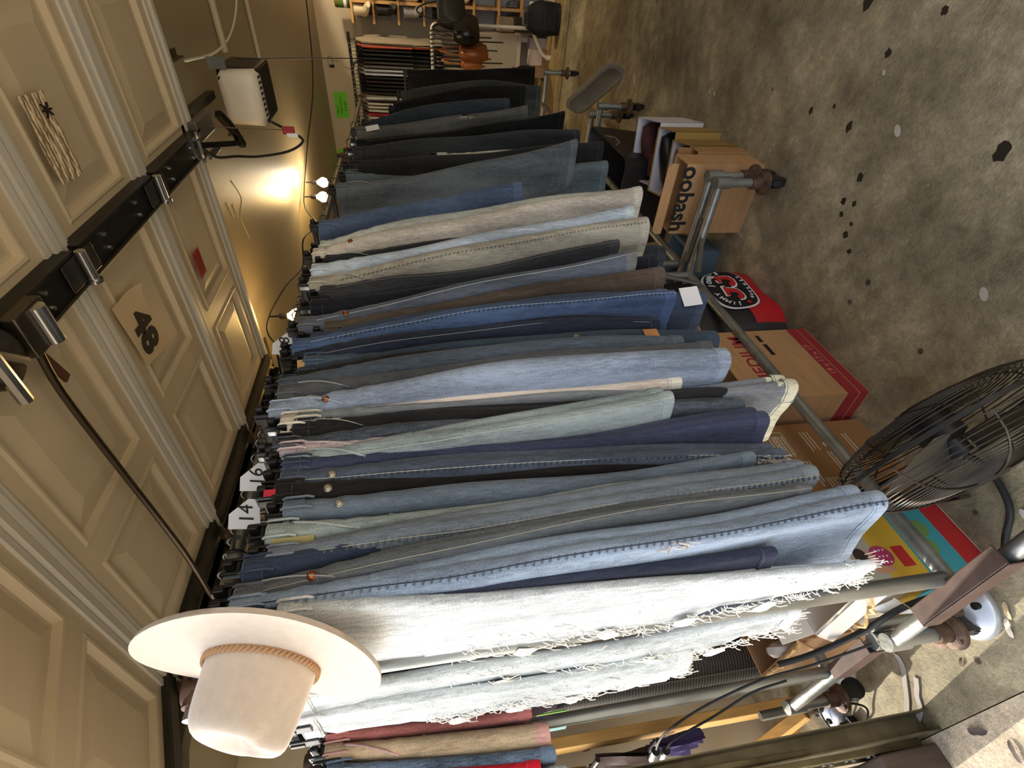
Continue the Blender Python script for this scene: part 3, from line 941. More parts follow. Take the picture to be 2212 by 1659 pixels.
def make_jeans(s, col, label, op, cat='jeans', xf0=XF, group='jeans on the pipe racks', name='jeans', slack=0.0):
    (yt, ht, zt), _, (yh, hh, zh) = [q[:3] for q in s]
    rnd = random.Random(int(abs(yt) * 1e4 + zh * 77 + col[0]))
    ph = rnd.uniform(0, 6)
    root = thing(name, label, cat, (round(xf0 - 0.2, 3), yt, zt), group)
    mat = denim(col, op.get('fade', 0.34))
    mdark = denim(darker(col, 0.80), 0.2)
    mlite = denim(darker(op.get('hemc', col), 1.0 if 'hemc' in op else 1.12), 0.3)
    w0, w1, w2 = op.get('w', (0.36, 0.30, 0.24))
    zc = zt - 0.27
    L = zt - zh

    def W(z):
        u = (zt - z) / L
        if u < 0.18:
            return w0 + (w0 * 1.08 - w0) * u / 0.18
        if u < 0.5:
            return w0 * 1.08 + (w1 - w0 * 1.08) * (u - 0.18) / 0.32
        return w1 + (w2 - w1) * (u - 0.5) / 0.5

    def XW(z):
        b = (lag(s, 3, z) - XF) if len(s[0]) > 3 else 0.0
        return xf0 + b + 0.006 * math.sin(4.2 * (zt - z) + ph) + 0.004 * math.sin(11 * z + 2 * ph)

    def YC(z):
        return lag(s, 0, z) + 0.0035 * math.sin(7.5 * z + ph)

    def H(z):
        return max(0.009, lerp3(s, 1, z))
    rag = op.get('ripped', 0)

    def RG(z):
        if not rag:
            return 0.0
        return 0.035 * noise.noise(Vector((z * 9, ph, 0))) + 0.022 * noise.noise(Vector((z * 31, ph, 5)))
    whisk = op.get('whisk', 0)

    def top_pucker(z):
        d = zt - z
        return (0.0028 if not whisk else 0.006) * math.sin(d * 95 + ph) * math.exp(-((d - 0.13) / 0.075) ** 2)
    # waistband
    rings = []
    for z, g, hh_ in ((zt - 0.040, 0.0, 0.0015), (zt - 0.036, 0.002, 0.003), (zt - 0.004, 0.002, 0.003), (zt, 0.0, 0.0015), (zt - 0.004, -0.004, -0.003), (zt - 0.03, -0.005, -0.004)):
        rings.append(ring(XW(z) + g, W(z) + 2 * g, YC(z), max(0.004, H(z) + hh_), z, ph, 0.002))
    mb = MB()
    mb.loft(rings, False, True)
    mb.cur = 1
    mb.tube(ring(XW(zt) + 0.002, W(zt) + 0.004, YC(zt), H(zt) + 0.0038, zt - 0.003, ph, 0.002), 0.0009, 4, closed=True)
    mb.tube(ring(XW(zt) + 0.002, W(zt) + 0.004, YC(zt), H(zt) + 0.0038, zt - 0.036, ph, 0.002), 0.0009, 4, closed=True)
    wb_ = mb.build('waistband', [mat, base('hem_thread_%d_%d_%d' % tuple(col), tuple(int(c * 0.68 + 190 * 0.32) for c in col), 0.9)], root, ang=70)
    # belt loops on the band
    for a in ((-0.55, 0.75) if not op.get('bigloop') else (-0.9, -0.1, 0.8)):
        mb = MB()
        x = XW(zt) - H(zt) + H(zt) * math.cos(a) + 0.004
        y = YC(zt) + (H(zt) + 0.004) * math.sin(a)
        mb.tube([(x - 0.003, y, zt + 0.002), (x + 0.002, y, zt - 0.004), (x + 0.003, y, zt - 0.045), (x - 0.002, y, zt - 0.056)], 0.0028, 5)
        mb.build('belt_loop', mlite, wb_)
    # seat
    rings = []
    nz = 9
    for i in range(nz + 1):
        z = zt - 0.038 - (zt - 0.038 - zc) * i / nz
        rings.append(ring(XW(z) + top_pucker(z), W(z), YC(z), H(z) + 0.3 * top_pucker(z), z, ph, 0.0025 + 0.001 * i / nz, RG(z)))
    mb = MB()
    mb.loft(rings, True, True)
    mb.build('seat', mat, root, ang=75)
    # legs
    single = op.get('legs', 2) == 1
    for k in (0, 1):
        if k == 0:
            dy, kh, dx, zend = (-0.40, 0.60, 0.0, zh)
        else:
            dy, kh, dx, zend = (0.44, 0.56, (-0.045 if single else -0.010), zh + op.get('hem2', 0.03 if single else 0.012))
        if single and k == 0:
            dy, kh = 0.0, 1.0
        if single and k == 1:
            dy, kh = 0.1, 0.5
        rings = []
        nz = 16
        ztop = zc + 0.045
        for i in range(nz + 1):
            z = ztop - (ztop - zend) * i / nz
            h = H(z)
            fl = op.get('flare', 0) * 0.03 * max(0, (0.25 - (z - zend)) / 0.25)
            spread = min(1.0, i / 4)
            hl = max(0.006, h * (1 + (kh - 1) * spread)) * (0.96 if i == 0 else 1)
            rings.append(ring(XW(z) + dx * spread + fl, W(z) * (0.97 if k else 1.0) - 0.012, YC(z) + dy * h * spread, hl, z, ph + k, 0.0026 + 0.0042 * i / nz, RG(z + 3 * k)))
        mb = MB()
        mb.loft(rings, True, False)
        lg = mb.build('leg', mat, root, ang=75)
        # hem band: a proud ring folded back inside, with a stitch line
        zz = zend

        def hr(z, g, hin):
            h = max(0.006, H(z) * kh)
            fl = op.get('flare', 0) * 0.03
            return ring(XW(z) + dx + g + fl, W(z) * (0.97 if k else 1.0) - 0.012 + 2 * g, YC(z) + dy * H(z), h + hin, z, ph + k, 0.0052, RG(z + 3 * k))
        mb = MB()
        mb.loft([hr(zz + 0.034, 0.0002, 0.0), hr(zz + 0.031, 0.0016, 0.0018), hr(zz + 0.002, 0.0016, 0.0018), hr(zz - 0.002, 0.0, 0.0), hr(zz + 0.004, -0.003, -0.003), hr(zz + 0.05, -0.004, -0.0045)], False, True)
        mb.cur = 1
        th = hr(zz + 0.029, 0.0018, 0.0024)
        if not rag:
            mb.tube(th, 0.0009, 4, closed=True)
        else:
            mb.cur = 0
        mb.build('hem', [mlite, base('hem_thread_%d_%d_%d' % tuple(col), tuple(int(c * 0.68 + 190 * 0.32) for c in col), 0.9)], lg, ang=70)
        if k == 0 and 'seam' in op:
            sm = MB()
            pts = []
            zs = [zt - 0.05 - (zt - 0.05 - zend) * i / 40 for i in range(41)]
            a0 = -0.45 + 0.25 * math.sin(ph)
            for z in zs:
                u = min(1, max(0, (zc + 0.04 - z) / 0.1))
                h = H(z) * (1 + (kh - 1) * u) if not single else H(z)
                hx = min(h, W(z) * 0.25) * 1.05
                a = a0
                yy = YC(z) + (dy * H(z) * u if not single else 0) + h * math.sin(a)
                pts.append(Vector((XW(z) - hx + hx * math.cos(a) + 0.0012, yy - 0.0004, z)))
            sm.tube(pts, 0.0009, 5)
            sm.cur = 1
            if op.get('pucker'):
                for i in range(2, len(pts) - 1):
                    for q in range(2):
                        z = (pts[i].lerp(pts[i + 1], q * 0.5)).z if i + 1 < len(pts) else pts[i].z
                        p = pts[i].lerp(pts[min(i + 1, len(pts) - 1)], q * 0.5)
                        e = rnd.uniform(0.003, 0.006)
                        sm.tube([p + Vector((-0.0022, -0.002 - e, 0.002)), p + Vector((-0.0012, -0.001 - e * 0.4, 0)), p + Vector((-0.0012, 0.003, -0.002))], 0.0024, 4)
            m_th = base('thread_%d_%d_%d' % op['seam'], op['seam'], 0.9)
            sm.build('side_seam', [m_th, mdark], lg, ang=80)
    # a point on the front edge at height z, angle a round the fold

    def front(z, a, lift=0.002):
        h = H(z)
        hx = min(h, W(z) * 0.25) * 1.05
        n = Vector((math.cos(a), math.sin(a), 0))
        return Vector((XW(z) - hx + hx * math.cos(a), YC(z) + h * math.sin(a), z)) + n * lift, n
    if op.get('rivet'):
        p, n = front(zt - (0.13 if op['rivet'] == 'c' else 0.105), -0.35, 0.001)
        mb = MB()
        mb.lathe([(0.0085, 0), (0.0085, 0.003), (0.006, 0.0045), (0.0045, 0.003), (0.0, 0.0035)], p, n, 14)
        mb.build('button', {'c': COPPER, 's': STEELBTN, 'd': DARKSTEEL}[op['rivet']], root)
    if op.get('pocket'):
        mb = MB()
        pts = []
        for i in range(9):
            t = i / 8
            p, n = front(zt - 0.05 - 0.12 * t, 0.5 - 1.5 * t ** 1.4, 0.0016)
            pts.append(p)
        mb.tube(pts, 0.0032, 5)
        po_ = mb.build('pocket_edge', mlite, root)
        mb = MB()
        mb.tube([p + Vector((0.0026, 0, 0.004)) for p in pts], 0.001, 4)
        mb.build('stitching', THREAD, po_)

    def patch(nm, z, a, wd, hg, m, tilt=0.0):
        p, n = front(z, a, 0.003)
        t = Vector((-n.y, n.x, 0))
        u = (t * math.cos(tilt) + Vector((0, 0, math.sin(tilt)))).normalized()
        v = n.cross(u)
        mb = MB()
        mb.prism([(-wd / 2, -hg / 2), (wd / 2, -hg / 2), (wd / 2, hg / 2), (-wd / 2, hg / 2)], p, u, v, 0.0012)
        return mb.build(nm, m, root, smooth=False)
    if op.get('rtab'):
        patch('red_tab', zt + 0.004, -0.3, 0.014, 0.022, base('red_tab', (196, 40, 62), 0.7))
    if op.get('gtack'):
        p, n = front(zt - 0.065, -1.0, 0.0)
        mb = MB()
        mb.tube([p, p + n * 0.012 + Vector((0, -0.012, -0.012))], 0.0012, 5)
        mb.lathe([(0.0, -0.006), (0.006, -0.003), (0.006, 0.003), (0.0, 0.006)], p + n * 0.012 + Vector((0, -0.014, -0.014)), (0, 0, 1), 10)
        mb.build('green_tack', base('green_tack', (40, 150, 90), 0.5), root)
    if op.get('ytag'):
        patch('yellow_tag', zt - 0.05, -1.1, 0.022, 0.075, base('yellow_tag', (202, 188, 128), 0.7))
    if op.get('ttag'):
        patch('tan_tag', zt + 0.004, -0.8, 0.022, 0.018, base('tan_tag', (190, 150, 96), 0.7))
    if op.get('stag'):
        patch('size_tag', zt - 0.09, -0.6, 0.035, 0.075, PAPER, 0.25)
    if op.get('patch'):
        patch('leather_patch', zh + 0.012, -0.1, 0.05, 0.042, base('tan_leather', (180, 124, 72), 0.6, var=0.15, vscale=40))
    if op.get('wlabel'):
        patch('paper_label', zh + 0.055, -0.55, 0.062, 0.062, PAPER, 0.1)
    if op.get('lowbutton'):
        p, n = front(zh + 0.23, -0.2, 0.001)
        mb = MB()
        mb.lathe([(0.008, 0), (0.008, 0.003), (0.0045, 0.004), (0.0, 0.003)], p, n, 12)
        mb.build('button', STEELBTN, root)
    if 'rip' in op or op.get('hole') or op.get('frayhem'):
        u = op['rip'][0] if 'rip' in op else (0.62 if op.get('hole') else 0.96)
        z0 = zt - L * u
        mb = MB()
        for i in range(26):
            p, n = front(z0 + rnd.uniform(-0.035, 0.035), -0.9 + rnd.uniform(-0.25, 0.25), 0.001)
            t = Vector((rnd.uniform(-0.004, 0.004), rnd.uniform(-0.012, 0.0), rnd.uniform(-0.04, 0.02)))
            mb.tube([p, p + n * 0.005 + t * 0.5, p + n * 0.003 + t], 0.0009, 3)
        stuff(mb.build('frayed_threads', base('pale_threads', (206, 196, 186), 0.95), root))
        if op.get('hole'):
            p, n = front(z0, -0.5, 0.0016)
            t = Vector((-n.y, n.x, 0))
            mb = MB()
            mb.prism([(-0.012, -0.016), (0.002, -0.022), (0.013, -0.006), (0.012, 0.014), (0.0, 0.024), (-0.010, 0.012)], p, t, n.cross(t), 0.001)
            mb.build('knee_hole', INK, root, smooth=False)
    if rag:
        fray = MB()
        for i in range(260):
            z = rnd.uniform(zh + 0.0, zt - 0.25)
            x = XW(z) - W(z) + RG(z) + 0.02 + rnd.uniform(-0.004, 0.03) * (1 if rnd.random() < 0.7 else 4)
            y = YC(z) - H(z) - 0.003
            d = Vector((rnd.uniform(-0.03, 0.008), rnd.uniform(-0.006, 0.004), rnd.uniform(-0.05, 0.006)))
            p = Vector((x, y, z))
            fray.tube([p, p + d * 0.5 + Vector((0, -0.004, 0)), p + d], 0.0011, 3)
        for i in range(60):
            x = XW(zh) - rnd.random() * W(zh)
            p = Vector((x, YC(zh) + rnd.uniform(-1, 1) * H(zh), zh + 0.004))
            fray.tube([p, p + Vector((rnd.uniform(-0.01, 0.01), 0, rnd.uniform(-0.035, -0.008)))], 0.001, 3)
        stuff(fray.build('frayed_threads', base('white_threads', (236, 232, 224), 0.95), root))
        for i in range(4):
            z0 = zt - L * (0.38 + 0.15 * i)
            x0 = XW(z0) - W(z0) * rnd.uniform(0.8, 0.95) + RG(z0)
            poly = []
            for j in range(12):
                a = 2 * math.pi * j / 12
                rr_ = rnd.uniform(0.6, 1.1)
                poly.append((0.024 * rr_ * math.cos(a), 0.03 * rr_ * math.sin(a)))
            rp = MB()
            rp.prism(poly, (x0, YC(z0) - H(z0) - 0.0065, z0), (1, 0, 0), (0, 0, 1), 0.001)
            rp.build('worn_patch', base('worn_cotton', (232, 228, 218), 0.95, bump=0.2, bscale=160, stretch=(1, 1, 0.2)), root)
    return root


def make_hanger(x, y, zr, zt, label, xfront, w=0.34, clips=True):
    t = thing('hanger', label, 'hanger', (x, y, zr), 'clip hangers')
    m = MB()
    pts = [(x + 0.022 * math.cos(a), y, zr + 0.004 + 0.0215 * math.sin(a)) for a in [D2R(-30 + 23 * k) for k in range(10)]]
    pts += [(x, y, zr - 0.035), (x, y, zt + 0.028)]
    m.tube(pts, 0.0026, 6)
    m.build('hook', BLACKPL, t)
    m = MB()
    m.box((xfront - w, y - 0.006, zt + 0.012), (xfront + 0.0, y + 0.006, zt + 0.030))
    m.build('bar', BLACKPL, t, smooth=False, bevel=0.003)
    if clips:
        for xx in (xfront - 0.03, xfront - w + 0.03):
            m = MB()
            m.box((xx - 0.016, y - 0.016, zt - 0.028), (xx + 0.016, y - 0.010, zt + 0.034))
            m.box((xx - 0.016, y + 0.010, zt - 0.028), (xx + 0.016, y + 0.016, zt + 0.034))
            m.box((xx - 0.012, y - 0.012, zt + 0.004), (xx + 0.012, y + 0.012, zt + 0.012))
            c = m.build('clip', BLACKPL, t, smooth=False, bevel=0.002)
            m = MB()
            m.box((xx - 0.006, y - 0.019, zt + 0.002), (xx + 0.006, y - 0.016, zt + 0.03))
            m.build('spring', CHROME if int(y * 1000) % 3 == 0 else DARKSTEEL, c, smooth=False)
    return t


for s, col, label, op in JEANS:
    ob = make_jeans(s, col, label, op, 'trousers' if ('trousers' in label) else ('garment' if 'garment' in label else 'jeans'), name='trousers' if 'trousers' in label else ('garment' if 'garment' in label else 'jeans'))
    make_hanger(RX, s[0][0], RZ if s[0][0] < 3.5 else RZ - 0.03, s[0][2], 'black clip hanger holding the ' + ' '.join(label.split()[:9]), XF + 0.005)
# the white pair beyond the end pole: two distressed legs
for k, (sx, sz, s) in enumerate(((-1.098, 0, ((0.385, 0.012, 1.80), (0.388, 0.013, 1.40), (0.392, 0.016, 0.70))), (-1.175, 0, ((0.365, 0.012, 1.80), (0.368, 0.012, 1.45), (0.370, 0.014, 0.95))))):
    ob = make_jeans(s, (200, 206, 208), ('white distressed jeans leg pair left of the end pole, hanging lower', 'white torn jeans under the hat, cut off highest and fully shredded')[k], {'ripped': 1, 'w': (.12, .115, .10), 'legs': 1}, xf0=sx)
    make_hanger(sx - 0.08, s[0][0], RZ, s[0][2], ('black clip hanger above the lower white distressed pair', 'black clip hanger above the shredded white pair under the hat')[k], sx + 0.005, 0.15)

# handwritten size cards on the rail
for y, z, txt, lab in ((0.70, 1.905, '14', 'white size card with handwritten 14 near the hat'), (0.80, 1.904, '16', 'white size card with handwritten 16 above the black jeans'), (1.31, 1.925, '18', 'white size card with handwritten 18 beside the light bulb')):
    c = thing('size_card', lab, 'card', (RX, y, z), 'size cards')
    m = MB()
    x0 = -0.95
    m.prism([(-0.034, -0.03), (0.03, -0.034), (0.034, -0.012), (0.004, 0.030), (-0.028, 0.034)], (x0, y, z), (0.80, 0.60, 0), (0, 0, 1), 0.0016)
    m.build('card', PAPER, c, smooth=False)
    lettering(txt, 0.042, INK, c, Vector((x0, y, z - 0.006)) + Vector((0.6, -0.8, 0)) * 0.0022, (0.80, 0.60, 0), (0, 0, 1), bold=0.0, shear=0.15)
    m = MB()
    m.tube([(RX + 0.022 * math.cos(a), y - 0.02, RZ + 0.022 * math.sin(a)) for a in [D2R(36 * k) for k in range(10)]], 0.003, 5, closed=True)
    m.tube([(RX + 0.02, y - 0.02, RZ), (x0 - 0.02, y - 0.012, z + 0.02)], 0.003, 5)
    m.build('ring', BLACKPL, c)

# ------------------------------------------------------------------ the felt hat on the end of the rail
HV = Vector((-0.887, 0.362, 0.287)).normalized()
HA = Vector((-0.361, -0.156, -0.919))
HA = (HA - HV * HA.dot(HV)).normalized()
HB = HV.cross(HA).normalized()
tilt = D2R(19)
HN = (HB * math.cos(tilt) - HV * math.sin(tilt)).normalized()     # from brim to crown
HU = HA
HW = HN.cross(HU).normalized()
HC = Vector((0, 0, 1.5)) + HV * 1.045
HS = 0.91
hat = thing('felt_hat', 'pale cream wide-brimmed felt hat with braided band hung on the rail end', 'hat', HC)


def hp(a, r, z, squash=0.86):
    return HC + HU * (r * HS * math.cos(a)) + HW * (r * HS * math.sin(a) * squash) + HN * z * HS


FELT = base('cream_felt', (206, 190, 174), 0.92, var=0.05, vscale=60, bump=0.12, bscale=260, sheen=0.5)
m = MB()
n = 56


def brim_z(a, t):
    return 0.012 * math.cos(2 * a) * t * t - 0.004 * t + 0.012 * t * t * math.sin(a)


rings = []
for t in (0.0, 0.15, 0.35, 0.55, 0.75, 0.9, 0.97, 1.0):
    rings.append([hp(2 * math.pi * j / n, 0.098 + 0.118 * t, 0.003 + brim_z(2 * math.pi * j / n, t) + (0.002 if t > 0.95 else 0), 0.86 + 0.08 * t) for j in range(n)])
for t in (1.0, 0.97, 0.75, 0.4, 0.0):
    rings.append([hp(2 * math.pi * j / n, 0.098 + 0.118 * t - (0.001 if t == 1 else 0), -0.003 + brim_z(2 * math.pi * j / n, t) - (0.002 if t > 0.95 else 0), 0.86 + 0.08 * t) for j in range(n)])
rings.append(rings[0])
m.loft(rings, False, False)
m.build('brim', FELT, hat, ang=80)
m = MB()
rings = []
for r, z, dent in ((0.098, 0.0, 0), (0.0965, 0.012, 0), (0.093, 0.05, 0), (0.0885, 0.088, 0.002), (0.084, 0.110, 0.004), (0.077, 0.123, 0.006), (0.064, 0.129, 0.004), (0.045, 0.124, 0), (0.022, 0.116, 0), (0.004, 0.112, 0)):
    rg = []
    for j in range(n):
        a = 2 * math.pi * j / n
        # side pinches and the teardrop crease of the crown
        pin = 0.020 * math.exp(-((math.atan2(math.sin(a - 0.9), math.cos(a - 0.9))) / 0.42) ** 2) + 0.020 * math.exp(-((math.atan2(math.sin(a + 0.9), math.cos(a + 0.9))) / 0.42) ** 2)
        k = max(0.0, min(1.0, (z - 0.045) / 0.07))
        rr_ = r - pin * k * (1 if r > 0.05 else 0.3)
        zz = z + (0.012 * math.cos(a) * (r / 0.098) if z > 0.1 else 0)
        rg.append(hp(a, rr_, zz))
    rings.append(rg)
m.loft(rings, False, True)
cr = m.build('crown', FELT, hat, ang=80, sub=1)
m = MB()
for k in range(64):
    a0, a1 = 2 * math.pi * k / 64, 2 * math.pi * (k + 1) / 64
    m.tube([hp(a0, 0.1005, 0.004), hp((a0 + a1) / 2, 0.1015, 0.009), hp(a1, 0.1, 0.014)], 0.0028, 5)
m.tube([hp(2 * math.pi * j / n, 0.0998, 0.003) for j in range(n)], 0.0022, 5, closed=True)
m.build('braided_band', base('tan_braid', (186, 146, 108), 0.85), cr)
# ------------------------------------------------------------------ boxes and bags under the racks
def carton(name, label, x0, x1, y0, y1, h, mat=None, matin=None, th=0.005, flaps=(), group=None, cat='box', rot=0.0, base_z=0.0, torn=None):
    """open-topped cardboard box with real wall thickness; flaps: (side, length, lean in degrees)"""
    cx, cy = (x0 + x1) / 2, (y0 + y1) / 2
    t = thing(name, label, cat, (cx, cy, base_z), group)
    mat = mat or CARD
    M = Matrix.Translation((cx, cy, base_z)) @ Matrix.Rotation(D2R(rot), 4, 'Z') @ Matrix.Translation((-cx, -cy, 0))
    m = MB()
    m.box((x0, y0, 0), (x1, y1, th), M)
    m.box((x0, y0, th), (x0 + th, y1, h), M)
    m.box((x1 - th, y0, th), (x1, y1, h), M)
    m.box((x0 + th, y0, th), (x1 - th, y0 + th, h), M)
    m.box((x0 + th, y1 - th, th), (x1 - th, y1, h), M)
    m.build('walls', mat, t, smooth=False)
    for side, ln, lean in flaps:
        m = MB()
        if side == '+x':
            P = Matrix.Translation((x1, 0, h)) @ Matrix.Rotation(D2R(lean), 4, 'Y')
            m.box((-th * 0.8, y0 + 0.004, 0), (0, y1 - 0.004, ln), M @ P)
        elif side == '-x':
            P = Matrix.Translation((x0, 0, h)) @ Matrix.Rotation(D2R(-lean), 4, 'Y')
            m.box((0, y0 + 0.004, 0), (th * 0.8, y1 - 0.004, ln), M @ P)
        elif side == '-y':
            P = Matrix.Translation((0, y0, h)) @ Matrix.Rotation(D2R(lean), 4, 'X')
            m.box((x0 + 0.004, 0, 0), (x1 - 0.004, th * 0.8, ln), M @ P)
        else:
            P = Matrix.Translation((0, y1, h)) @ Matrix.Rotation(D2R(-lean), 4, 'X')
            m.box((x0 + 0.004, -th * 0.8, 0), (x1 - 0.004, 0, ln), M @ P)
        m.build('flap', mat, t, smooth=False)
    return t


def flat(parent, nm, o, ux, uy, rects, m, d=0.0008):
    b = MB()
    for (a0, b0, a1, b1) in rects:
        b.prism([(a0, b0), (a1, b0), (a1, b1), (a0, b1)], o, ux, uy, d)
    return b.build(nm, m, parent, smooth=False)


# moving box with dark red bands
t = carton('moving_box', 'large brown moving box with dark red bands printed MEDIUM', -1.53, -1.08, 1.052, 1.432, 0.44, flaps=(('-x', 0.16, 60), ('+y', 0.14, 100)))
flat(t, 'red_band', (-1.0798, 1.052, 0), (0, 1, 0), (0, 0, 1), [(0, 0.004, 0.38, 0.036), (0, 0.041, 0.38, 0.085)], REDINK)
flat(t, 'red_band', (-1.53, 1.0518, 0), (1, 0, 0), (0, 0, 1), [(0, 0.004, 0.45, 0.036), (0, 0.041, 0.45, 0.085)], REDINK)
lettering('19 x 17 x 17', 0.034, base('faded_print', (196, 128, 108), 0.8), t, (-1.0788, 1.24, 0.063), (0, 1, 0), (0, 0, 1))
lettering('MEDIUM', 0.075, REDINK, t, (-1.0795, 1.262, 0.33), (0, 1, 0), (0, 0, 1), bold=0.001)
lettering('MEDIUM', 0.06, REDINK, t, (-1.30, 1.0515, 0.33), (1, 0, 0), (0, 0, 1), bold=0.001)
hm = MB()
hm.box((-1.081, 1.36, 0.225), (-1.0788, 1.40, 0.240))
hm.box((-1.081, 1.28, 0.222), (-1.0788, 1.345, 0.238))
hm.build('hand_hole', INK, t, smooth=False)
m = MB()
m.lathe([(0.0, 0), (0.05, 0.0), (0.05, 0.001), (0.0, 0.001)], (-1.42, 1.0517, 0.085), (0, -1, 0), 20, sx=1.0, sy=0.6)
m.build('red_emblem', REDINK, t)
# brown box with pale print
t = carton('printed_box', 'brown box with fine white print and small round symbols', -1.62, -1.19, 0.745, 1.030, 0.46, mat=base('cardboard_dark', (150, 108, 66), 0.85, var=0.08, vscale=6), flaps=(('-x', 0.12, 150),))
rnd = random.Random(3)
m = MB()
for blk, (y, z, wd, k, g) in enumerate(((0.98, 0.385, 0.10, 5, 0.012), (0.87, 0.37, 0.10, 7, 0.011), (0.99, 0.26, 0.09, 3, 0.013), (0.90, 0.215, 0.12, 6, 0.011), (0.80, 0.29, 0.09, 8, 0.011), (0.97, 0.11, 0.16, 2, 0.012))):
    for i in range(k):
        w = wd * rnd.uniform(0.7, 1.0)
        m.prism([(0, 0), (w, 0), (w, 0.0042), (0, 0.0042)], (-1.1898, y - w, z - g * i), (0, 1, 0), (0, 0, 1), 0.0007)
for y, z in ((0.93, 0.20), (0.93, 0.17), (0.83, 0.18), (0.83, 0.15)):
    m.lathe([(0.011, 0), (0.011, 0.0007), (0.0, 0.0008)], (-1.1898, y, z), (1, 0, 0), 16)
stuff(m.build('fine_print', WHITEINK, t, smooth=False))
m = MB()
for a in ((0.90, 0.402, 1.0, 0.404), (0.90, 0.33, 1.0, 0.332), (0.90, 0.33, 0.902, 0.404), (0.998, 0.33, 1.0, 0.404)):
    m.box((-1.1899, a[0], a[1]), (-1.1890, a[2], a[3]))
m.build('print_frame', WHITEINK, t, smooth=False)
lettering('SAVE', 0.03, WHITEINK, t, (-1.1896, 0.95, 0.365), (0, 1, 0), (0, 0, 1))
# bright torn nappy carton: bands of colour and two printed children
t = carton('nappy_box', 'torn yellow, teal and red carton printed with children', -1.50, -1.195, 0.462, 0.685, 0.40, mat=base('white_carton', (226, 214, 198), 0.7), flaps=(('-y', 0.045, 150), ('+x', 0.05, -25), ('-x', 0.10, 30)), th=0.006)
YEL, TEA, RD2, GRN, PNK, SKN, HAIR = (base('print_yellow', (214, 174, 58), 0.55), base('print_teal', (66, 156, 168), 0.55), base('print_red', (190, 44, 46), 0.5), base('print_green', (112, 142, 84), 0.6), base('print_pink', (190, 58, 104), 0.6), base('print_skin', (206, 150, 118), 0.6), base('print_dark_hair', (58, 40, 32), 0.7))
E_ = 0.0006
O_ = (-1.1948, 0.462, 0)


def side_print(name, rects, mat, lift=0.0):
    return flat(t, name, (O_[0] + lift, O_[1], 0), (0, 1, 0), (0, 0, 1), rects, mat, E_)


side_print('red_band', [(0, 0.004, 0.223, 0.075)], RD2)
side_print('teal_band', [(0, 0.075, 0.223, 0.205)], TEA)
side_print('yellow_band', [(0, 0.205, 0.223, 0.32)], YEL)
side_print('grey_band', [(0, 0.32, 0.223, 0.398)], base('print_grey', (176, 170, 152), 0.6))


def blob(name, y, z, ry, rz, mat, lift, parent=None, n=14, x=None):
    m = MB()
    m.lathe([(1.0, 0), (1.0, E_), (0.0, E_)], (0, 0, 0), (1, 0, 0), n)
    for v in m.v:
        a, b, c = v
        v.x, v.y, v.z = O_[0] + lift + a, y + (b if abs(b) > 0 else 0) * ry, z + c * rz
    return m.build(name, mat, parent or t)


side_print('red_badge', [(0.035, 0.225, 0.095, 0.262)], RD2, 0.0009)
blob('printed_shirt', 0.535, 0.305, 0.030, 0.034, PNK, 0.0009)
blob('printed_face', 0.535, 0.352, 0.021, 0.023, SKN, 0.0015)
blob('printed_hair', 0.538, 0.366, 0.026, 0.020, HAIR, 0.0021)
blob('printed_arm', 0.497, 0.322, 0.010, 0.032, SKN, 0.0009)
blob('printed_face', 0.635, 0.355, 0.020, 0.022, SKN, 0.0015)
blob('printed_hair', 0.638, 0.37, 0.026, 0.02, HAIR, 0.0021)
blob('printed_trousers', 0.545, 0.155, 0.035, 0.038, GRN, 0.0009)
blob('printed_trousers', 0.60, 0.13, 0.028, 0.03, GRN, 0.0009)
m = MB()
for i in range(9):
    m.lathe([(0.003, 0), (0.003, E_), (0, E_)], (O_[0] + 0.0016, 0.515 + 0.018 * (i % 3), 0.29 + 0.012 * (i // 3)), (1, 0, 0), 8)
m.build('printed_dots', PAPER, t)
# the torn front of the carton
flat(t, 'front_bands', (-1.50, 0.4618, 0), (1, 0, 0), (0, 0, 1), [(0.0, 0.004, 0.305, 0.07)], RD2)
flat(t, 'front_bands', (-1.50, 0.4618, 0), (1, 0, 0), (0, 0, 1), [(0.0, 0.07, 0.305, 0.17)], TEA)
flat(t, 'front_bands', (-1.50, 0.4618, 0), (1, 0, 0), (0, 0, 1), [(0.12, 0.17, 0.305, 0.23)], YEL)
lettering('wa', 0.04, INK, t, (-1.27, 0.4612, 0.365), (1, 0, 0), (0, 0, 1))
m = MB()
rnd = random.Random(11)
pts = [(-1.20, 0.452, 0.40)]
for i in range(26):
    u = i / 25
    pts.append((-1.20 - 0.30 * u, 0.455 - 0.03 * abs(math.sin(9 * u)) + rnd.uniform(-0.008, 0.008), 0.405 - 0.10 * u + rnd.uniform(-0.012, 0.012)))
m.tube(pts, [0.004 + 0.004 * rnd.random() for _ in pts], 5)
m.build('torn_edge', base('torn_card', (222, 184, 126), 0.9, var=0.3, vscale=60), t)
m = MB()
g = []
for a in range(9):
    for b in range(7):
        u, v = a / 8, b / 6
        g.append((-1.33 + 0.10 * u + 0.02 * math.sin(5 * v), 0.452 - 0.055 * math.sin(math.pi * v) * (0.4 + u), 0.15 + 0.15 * v + 0.02 * math.sin(7 * u)))
m.raw(g, [(a * 7 + b, a * 7 + b + 1, (a + 1) * 7 + b + 1, (a + 1) * 7 + b) for a in range(8) for b in range(6)])
m.build('torn_paper', base('torn_paper', (240, 236, 228), 0.8), t)

